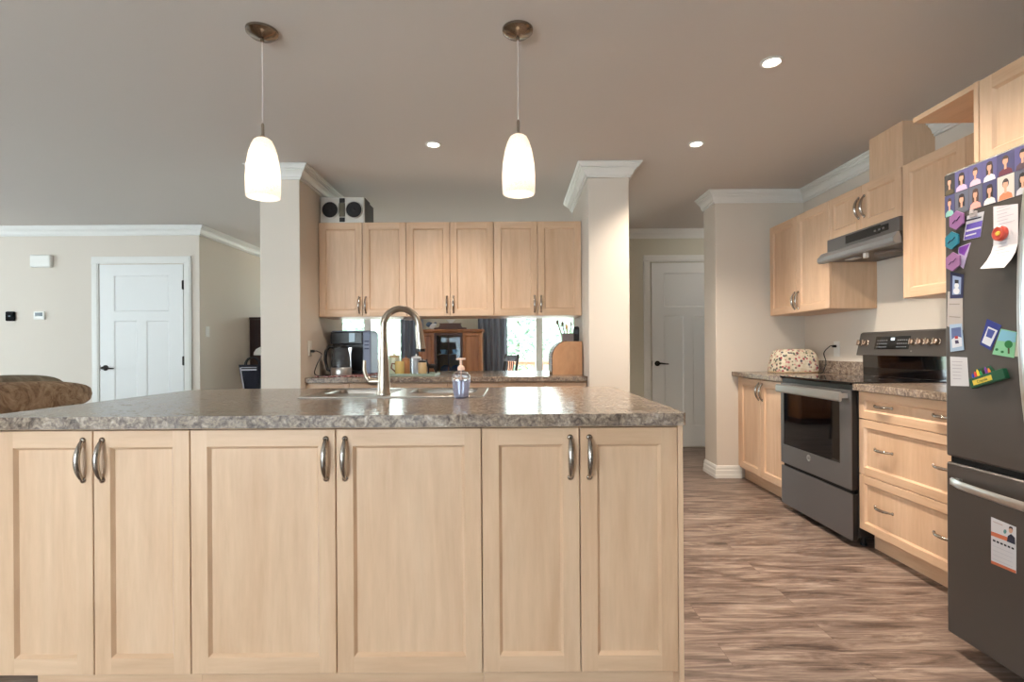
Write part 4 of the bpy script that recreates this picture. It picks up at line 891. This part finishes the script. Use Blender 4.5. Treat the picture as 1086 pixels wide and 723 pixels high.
# ------------------------------------------------------------------ dining room
hw = wood('hutch_wood', c(132, 78, 48), c(176, 114, 70), c(204, 142, 92), (6, 6, 1), .35); hw2 = wood('hutch_dark_wood', c(52, 26, 20), c(74, 38, 28), c(92, 50, 36), (1, 6, 6), .3)
def hutch():
    x0, y0, w, d, h = -1.365, 7.62, .925, .37, 1.42
    t = thing('china_hutch', 'old carved wooden china hutch between the dining room windows', 'hutch', (x0, y0, 0))
    b = MB(); b.box(0, .02, .02, d, .08, h-.03); b.box(w-.02, w, .02, d, .08, h-.03); b.box(.02, w-.02, d-.015, d, .08, h-.03); b.box(.02, w-.02, .02, d-.015, .08, .10)
    b.box(.02, w-.02, .02, d-.015, .70, .72); b.box(.25, w-.30, .03, d-.015, 1.04, 1.055); b.box(.232, .25, .02, d-.015, .72, h-.03); b.box(w-.30, w-.282, .02, d-.015, .72, h-.03)
    b.build('body', hw, t)
    MB().box(-.012, w+.012, -.012, d, .001, .079).build('plinth', hw2, t, bevel=.006)
    MB().box(-.028, w+.028, -.025, d, h-.029, h).box(-.015, w+.015, -.014, d, h-.05, h-.0295).build('cornice', hw, t, bevel=.006)
    for (a, e, nm) in ((.003, .228, 'side_panel'), (w-.278, w-.003, 'side_panel')): MB().shaker(a, e, .722, h-.052, 0, .0195, .04).build(nm, [hw, hw], t)
    for (a, e) in ((.003, w/2-.002), (w/2+.002, w-.003)):
        o = MB().shaker(a, e, .102, .698, 0, .0195, .06).build('lower_door', [hw, hw], t); MB().lathe([(.004, -.0002), (.011, -.012), (.006, -.020)], (e-.03 if a < .1 else a+.03, 0, .42), 'y', 14).build('knob', BRONZE, o, 40)
    gx0, gx1 = .232, w-.282; f = MB(); f.box(gx0, gx0+.032, 0, .0195, .722, h-.052); f.box(gx1-.032, gx1, 0, .0195, .722, h-.052); f.box(gx0+.032, gx1-.032, 0, .0195, .722, .762); f.box(gx0+.032, gx1-.032, 0, .0195, h-.09, h-.052); f.box((gx0+gx1)/2-.006, (gx0+gx1)/2+.006, 0, .0195, .762, h-.09)
    fo = f.build('glazed_door', hw2, t, bevel=.003); MB().box(gx0+.032, gx1-.032, .008, .011, .762, h-.09).build('pane', thin_glass('hutch_glass', (.72, .84, .92, 1), .025), fo)
    m_ = .465; cr = [(m_-.24, 0), (m_+.24, 0), (m_+.24, .022), (m_+.17, .030), (m_+.15, .075), (m_+.17, .092), (m_-.17, .092), (m_-.15, .075), (m_-.17, .030), (m_-.24, .022)]
    MB().prism([(a, h+.0005+b_) for a, b_ in cr], 'y', .02, .07).build('crest', hw2, t, bevel=.008)
    return x0, y0, w, d, h
hx0, hy0, hwid, hdep, hh = hutch()
def cup(x, y, z, lab):
    t = thing('china_cup', lab, 'cup', (x, y, z), 0, 'china in the hutch')
    MB().lathe([(.060, .002), (.066, .010), (.035, .004), (.030, .0005)], seg=20).build('saucer', flat(222, 226, 232, .2), t, 40)
    MB().lathe([(.022, .0085), (.030, .02), (.040, .055), (.044, .07), (.041, .07), (.036, .05), (.0005, .015)], seg=20).build('bowl', flat(226, 230, 236, .2), t, 40)
    MB().tube([(.040, 0, .055), (.060, 0, .055), (.058, 0, .03), (.032, 0, .022)], .004, 8).build('handle', flat(226, 230, 236, .2), t, 50)
cup(hx0+.345, hy0+.14, 1.0555, 'white china cup on the left of the hutch shelf, behind its glass')
cup(hx0+.520, hy0+.14, 1.0555, 'white china cup on the right of the hutch shelf, behind its glass')
bl = flat(40, 64, 104, .3)
for (x, lab) in ((hx0+.36, 'blue china plate propped low left in the hutch'), (hx0+.52, 'blue china plate propped low right in the hutch')):
    o = MB().lathe([(.002, .0), (.055, .001), (.085, .012), (.084, .015), (.055, .006), (.002, .005)], (0, 0, 0), 'y', 26).build('china_plate', bl, smooth=40); o.location = (x, hy0+.29, .807); o.rotation_euler = (.22, 0, 0)
    tag(o, lab, 'plate', 'china in the hutch')
m = MB().lathe([(.035, .0), (.038, .006), (.06, .025), (.095, .055), (.10, .062), (.095, .062), (.056, .03), (.0005, .012)], (0, 0, 0), 'z', 26); o = m.build('white_bowl', flat(226, 226, 224, .25), smooth=40); o.location = (hx0+.47, hy0+.19, hh+.0005); tag(o, 'white china bowl on top of the hutch behind its crest', 'bowl')
o.location = (hx0+.47, hy0+.045, hh+.0935); o.scale = (.75, .24, .8)
def figurine():
    t = thing('porcelain_figurine', 'blue and white porcelain figurine on the left of the hutch top', 'figurine', (hx0+.19, hy0+.12, hh+.0005))
    MB().blob((0, 0, .045), (.045, .035, .045), .9).blob((.04, 0, .075), (.024, .02, .024)).build('body', flat(222, 224, 230, .25), t, 60)
    MB().blob((-.045, 0, .075), (.05, .03, .04)).blob((.045, 0, .10), (.022, .018, .012)).build('blue_glaze', flat(70, 92, 120, .3), t, 60)
figurine()
CUR = mat('grey_curtain', c(128, 136, 150), .9)
def curtain(x0, x1, lab, y=8.06):
    n = 72; b = MB(); f, g = [], []
    for k in range(n+1):
        s = k/n; x = x0+(x1-x0)*s; o = .028*math.sin(s*(x1-x0)/.085*2*PI)+.006*math.sin(s*23); f.append((x, y+o)); g.append((x, y+o+.004))
    b.prism(f+g[::-1], 'z', .012, 2.24)
    tag(b.build('curtain', CUR, smooth=60), lab, 'curtain', 'grey dining room curtains')
curtain(P(425, 360, 8.06)[0], P(449, 360, 8.06)[0], 'grey curtain left of the hutch, at the left dining window')
curtain(P(507, 360, 8.06)[0], P(538, 360, 8.06)[0], 'grey curtain right of the hutch, at the right dining window')
for x0, x1, lab in ((-3.1, -1.35, 'curtain rod over the left dining window'), (-.60, 1.10, 'curtain rod over the right dining window')):
    r = MB().lathe([(.012, x0), (.012, x1)], (0, 8.06, 2.255), 'x', 14); r.lathe([(.006, 8.06), (.006, 8.199)], (x0+.06, 0, 2.255), 'y', 10); r.lathe([(.006, 8.06), (.006, 8.199)], (x1-.06, 0, 2.255), 'y', 10)
    tag(r.build('curtain_rod', BRONZE, smooth=40), lab, 'curtain rod', 'curtain rods')
def dining_chair(x, y, rz, lab):
    t = thing('dining_chair', lab, 'chair', (x, y, 0), rz)
    dk = wood('chair_dark_wood', c(34, 24, 22), c(46, 32, 28), c(58, 42, 36), (6, 6, 1), .35)
    MB().box(-.22, .22, -.21, .21, .44, .47).build('seat', dk, t, bevel=.008)
    for s in (-1, 1):
        MB().tube([(s*.19, -.18, .001), (s*.19, -.18, .4395)], [.014, .02], 10).build('leg', dk, t, 50)
        MB().tube([(s*.20, .26, .001), (s*.20, .228, .45), (s*.20, .25, .75), (s*.20, .30, 1.06)], [.015, .017, .016, .014], 10).build('leg', dk, t, 50)
    MB().prism([(.265, .98), (.297, 1.05), (.315, 1.05), (.283, .98)], 'x', -.185, .185).build('top_rail', dk, t, bevel=.004)
    for k in range(5): MB().tube([(-.12+.06*k, .222, .4705), (-.12+.06*k, .245, .75), (-.12+.06*k, .274, .979)], .007, 8).build('spindle', dk, t, 50)
dining_chair(-.28, 6.1, -1.2, 'dark wooden dining chair behind the serving counter, before the right curtain')

# dark cupboard, stand, tote bag and lamp beyond the left pillar
dw = wood('dark_cabinet_wood', c(36, 22, 20), c(50, 30, 26), c(64, 40, 34), (6, 6, 1), .4)
def cupboard():
    t = thing('dark_cupboard', 'tall dark brown cupboard against the side wall beyond the left pillar', 'cupboard', (XS+.002, 7.6, 0), -PI/2+PI)
    # local x runs along the wall, local front (-y) faces the dining room
    t.rotation_euler = (0, 0, PI/2); w, d, h = .92, .42, 1.55; t.location = (XS+d+.004, 6.66, 0)
    MB().box(0, w, .022, d, .001, h-.03).build('body', dw, t); MB().box(-.02, w+.02, -.02, d, h-.0295, h).build('cornice', dw, t, bevel=.006)
    for (a, e, hx) in ((.003, w/2-.002, w/2-.04), (w/2+.002, w-.003, w/2+.04)):
        o = MB().shaker(a, e, .08, h-.05, 0, .02, .07).build('door', [dw, dw], t); MB().lathe([(.004, -.0002), (.012, -.014), (.006, -.022)], (hx, 0, .8), 'y', 14).build('knob', BRONZE, o, 40)
cupboard()
def stand():
    t = thing('plant_stand', 'dark wooden side table under the tote bag, by the side wall', 'table', (-2.97, 6.12, 0))
    MB().box(-.20, .20, -.20, .20, .645, .672).build('tabletop', dw, t, bevel=.004)
    for sx in (-1, 1):
        for sy in (-1, 1): MB().box(sx*.17-.018, sx*.17+.018, sy*.17-.018, sy*.17+.018, .001, .6445).build('leg', dw, t)
    MB().box(-.152, .152, -.18, -.165, .58, .6445).build('apron', dw, t)
stand()
def tote():
    t = thing('tote_bag', 'navy tote bag with white stripes and a looped handle, by the left pillar', 'bag', (-3.01, 6.06, .6725), .2)
    nv = flat(30, 32, 46, .8); b = MB(); rings = []
    for z, sx, sy in ((0, .085, .05), (.08, .10, .055), (.20, .115, .045), (.29, .125, .03)):
        rings.append([(sx*math.copysign(abs(math.cos(a))**.6, math.cos(a))-.02*z/.3, sy*math.copysign(abs(math.sin(a))**.6, math.sin(a)), z) for a in [2*PI*k/24 for k in range(24)]])
    b.loft(rings); b.build('body', nv, t, 60)
    for (z0, z1) in ((.225, .24), (.255, .263)):
        s = MB(); s.box(-.105, .06, -.052, -.048, z0, z1); s.build('stripe', flat(214, 216, 226, .8), t)
    MB().prism([(-.118, .26), (-.104, .26), (-.070, .02), (-.082, .02)], 'y', -.060, -.052).build('side_strip', flat(190, 190, 200, .8), t)
    for y in (-.032, .03): MB().tube([(-.07+.075*(1-math.cos(PI*k/10)), y, .288+.085*math.sin(PI*k/10)) for k in range(11)], .008, 8).build('handle', flat(22, 24, 34, .7), t, 50)
tote()
def lamp():
    x, z = P(276, 371, 6.45)
    t = thing('table_lamp', 'small white domed table lamp half hidden behind the left pillar', 'lamp', (x+.05, 6.46, 0))
    MB().lathe([(.11, .001), (.11, .02), (.03, .035), (.014, .05), (.014, 1.07), (.02, 1.09)], seg=24).build('stand', flat(170, 166, 160, .4), t, 40)
    MB().lathe([(.125, 1.07), (.120, 1.105), (.095, 1.145), (.05, 1.17), (.012, 1.178)], seg=28).build('lamp_shade', flat(226, 224, 218, .5), t, 40)
lamp()

# ------------------------------------------------------------------ living room wall and sofa
def onl(px, py): return P(px, py, YL)
def plate(name, lab, cat, px0, px1, py0, py1, d, m, bevel):
    x0, z1 = onl(px0, py0); x1, z0 = onl(px1, py1)
    o = MB().box(x0, x1, YL-d, YL-.0005, z0, z1).build(name, m, bevel=bevel, seg=3); tag(o, lab, cat, 'devices on the living room wall'); return o, x0, x1, z0, z1
plate('door_chime', 'white door chime box high on the living room wall', 'door chime', 35.5, 57.2, 271, 283.8, .05, WHITE, .012)
o, x0, x1, z0, z1 = plate('thermostat', 'black rounded square thermostat on the living room wall', 'thermostat', 7.4, 17.2, 330.3, 340.5, .026, mat('thermostat_black', c(12, 13, 15), .8, spec=.15), .02)
MB().box((x0+x1)/2-.012, (x0+x1)/2+.012, YL-.0268, YL-.0262, (z0+z1)/2-.006, (z0+z1)/2+.008).build('indicator', flat(70, 80, 90, .3), o)
o, x0, x1, z0, z1 = plate('alarm_keypad', 'small white keypad with a dark screen beside the black thermostat', 'keypad', 37.3, 48.8, 330.3, 338.8, .022, WHITE, .004)
MB().box(x0+.018, x1-.018, YL-.0235, YL-.0222, z0+.035, z1-.012).build('screen', flat(60, 66, 72, .25), o)
t = thing('light_switch', 'white light switch on the side wall beside the living room door', 'light switch', (XS, 5.74, 1.335), PI/2)
MB().box(-.036, .036, -.006, -.0005, -.058, .058).build('plate', WHITE, t, bevel=.003); MB().box(-.014, .014, -.011, -.0062, -.03, .03).build('rocker', WHITE, t, bevel=.002)
sm = mat('brown_upholstery', c(120, 92, 66), .9); n = NT(sm); v = n.coords((1, 1, 1), False)
n.link(n.ramp(n.noise(v, 9, 6, .7, 2.0), [(.30, c(96, 70, 52)), (.46, c(150, 120, 92)), (.60, c(180, 152, 122)), (.75, c(200, 176, 148))]), n.p.inputs['Base Color']); n.bump(n.noise(v, 22, 4, .6, 1), .6, .03)
sm2 = mat('taupe_cushion', c(112, 100, 82), .9); n = NT(sm2); v = n.coords((1, 1, 1), False)
n.link(n.ramp(n.noise(v, 7, 5, .65, 1.5), [(.32, c(92, 80, 64)), (.5, c(130, 116, 96)), (.7, c(158, 144, 122))]), n.p.inputs['Base Color']); n.bump(n.noise(v, 16, 4, .6, 1), .5, .03)
def sofa():
    t = thing('sofa', 'brown upholstered sofa with a puffy back, left of the island', 'sofa', (-3.2, 2.4, 0))
    MB().blob((0, 0, .26), (.50, 1.02, .20), .35, 32, 14).build('base', sm, t, 60)
    for k in range(2): MB().blob((-.06, -.46+.92*k, .50), (.46, .45, .10), .45, 28, 12).build('seat_cushion', sm, t, 60)
    MB().blob((.34, 0, .55), (.15, 1.02, .33), .5, 30, 14).build('backrest', sm, t, 60)
    MB().blob((.33, .05, .845), (.175, 1.06, .110), .65, 30, 16).build('back_roll', sm, t, 60)
    for s in (-1, 1): MB().blob((-.10, s*.95, .48), (.42, .12, .17), .6, 24, 14).build('armrest', sm, t, 60)
    for k in range(2): MB().blob((.235, -.47+.98*k, .83), (.15, .48, .155), .5, 28, 16).build('back_cushion', sm2, t, 60)
    for sx in (-.4, .4):
        for sy in (-.85, .85): MB().lathe([(.022, .001), (.03, .07)], (sx, sy, 0), 'z', 12).build('foot', dw, t, 40)
sofa()

# ------------------------------------------------------------------ outdoors beyond the dining windows
struct(MB().box(-60, 60, 8.4, 90, -.9, -.6).build('ground', paint('lawn', c(120, 150, 90))))
struct(MB().box(-8, 8, 8.37, 11.2, -.14, -.04).build('deck', wood('deck_boards', c(170, 130, 110), c(190, 150, 128), c(205, 168, 146), (1, 9, 1))))
def railing():
    rw = flat(196, 150, 128, .7); t = thing('deck_railing', 'reddish wooden deck railing outside the dining room windows', 'railing', (0, 11.0, -.04))
    MB().box(-6, 6, -.07, .07, .90, .94).build('top_rail', rw, t); MB().box(-6, 6, -.02, .02, .10, .15).build('bottom_rail', rw, t); MB().box(-6, 6, -.02, .02, .84, .8995).build('upper_rail', rw, t)
    for k in range(7): MB().box(-5.9+k*1.96-.045, -5.9+k*1.96+.045, .0205, .10, 0, .8995).build('post', rw, t)
    for k in range(60):
        x = -5.3+k*.18; MB().box(x-.018, x+.018, -.015, .015, .1505, .8395).build('baluster', rw, t)
railing()
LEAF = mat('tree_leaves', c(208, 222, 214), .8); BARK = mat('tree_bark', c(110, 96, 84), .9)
def tree_mesh():
    b = MB()
    for k in range(5200):
        while True:
            p = Vector((random.uniform(-1, 1), random.uniform(-1, 1), random.uniform(-1, 1)))
            if .25 < p.length < 1: break
        p = Vector((p.x*2.4, p.y*2.4, p.z*3.2+4.2)); s = random.uniform(.10, .18)
        a = Vector((random.gauss(0, 1), random.gauss(0, 1), random.gauss(0, 1))).normalized(); q = a.orthogonal().normalized(); r = a.cross(q)
        b.face([p+q*s, p+r*s*.6, p-q*s, p-r*s*.6])
    return b
tr0 = thing('leafy_tree', 'leafy tree', 'tree', (-6.2, 21, -.6), 0, 'trees beyond the deck')
me = tree_mesh(); fo = bpy.data.meshes.new('foliage'); fo.from_pydata([tuple(v) for v in me.v], [], me.f); fo.materials.append(LEAF); foo = bpy.data.objects.new('foliage', fo); COL.objects.link(foo); foo.parent = tr0
MB().tube([(0, 0, .001), (.05, 0, 1.5), (0, .05, 4.5)], [.22, .17, .06], 10).build('trunk', BARK, tr0, 50)
spots = [(-6.9, 18.2, .72, 'leafy tree beyond the deck, seen through the left window behind the coffee maker'), (-3.5, 18.4, .68, 'leafy tree beyond the deck, seen through the left window by the grey curtain'),
         (.2, 18, .68, 'leafy tree beyond the deck, seen in the left pane of the right window'), (3.6, 18.6, .72, 'leafy tree beyond the deck, hidden mostly behind the right pillar'),
         (-7.4, 26, 1.0, 'distant leafy tree beyond the deck, seen through the left window'), (2.4, 26, 1.0, 'distant leafy tree beyond the deck, seen in the right pane of the right window')]
for k, (x, y, s, lab) in enumerate(spots):
    o = tr0 if k == 0 else dup(tr0); o.location = (x, y, -.6); o.scale = (s, s, s); o.rotation_euler = (0, 0, k*1.3); o['label'] = lab
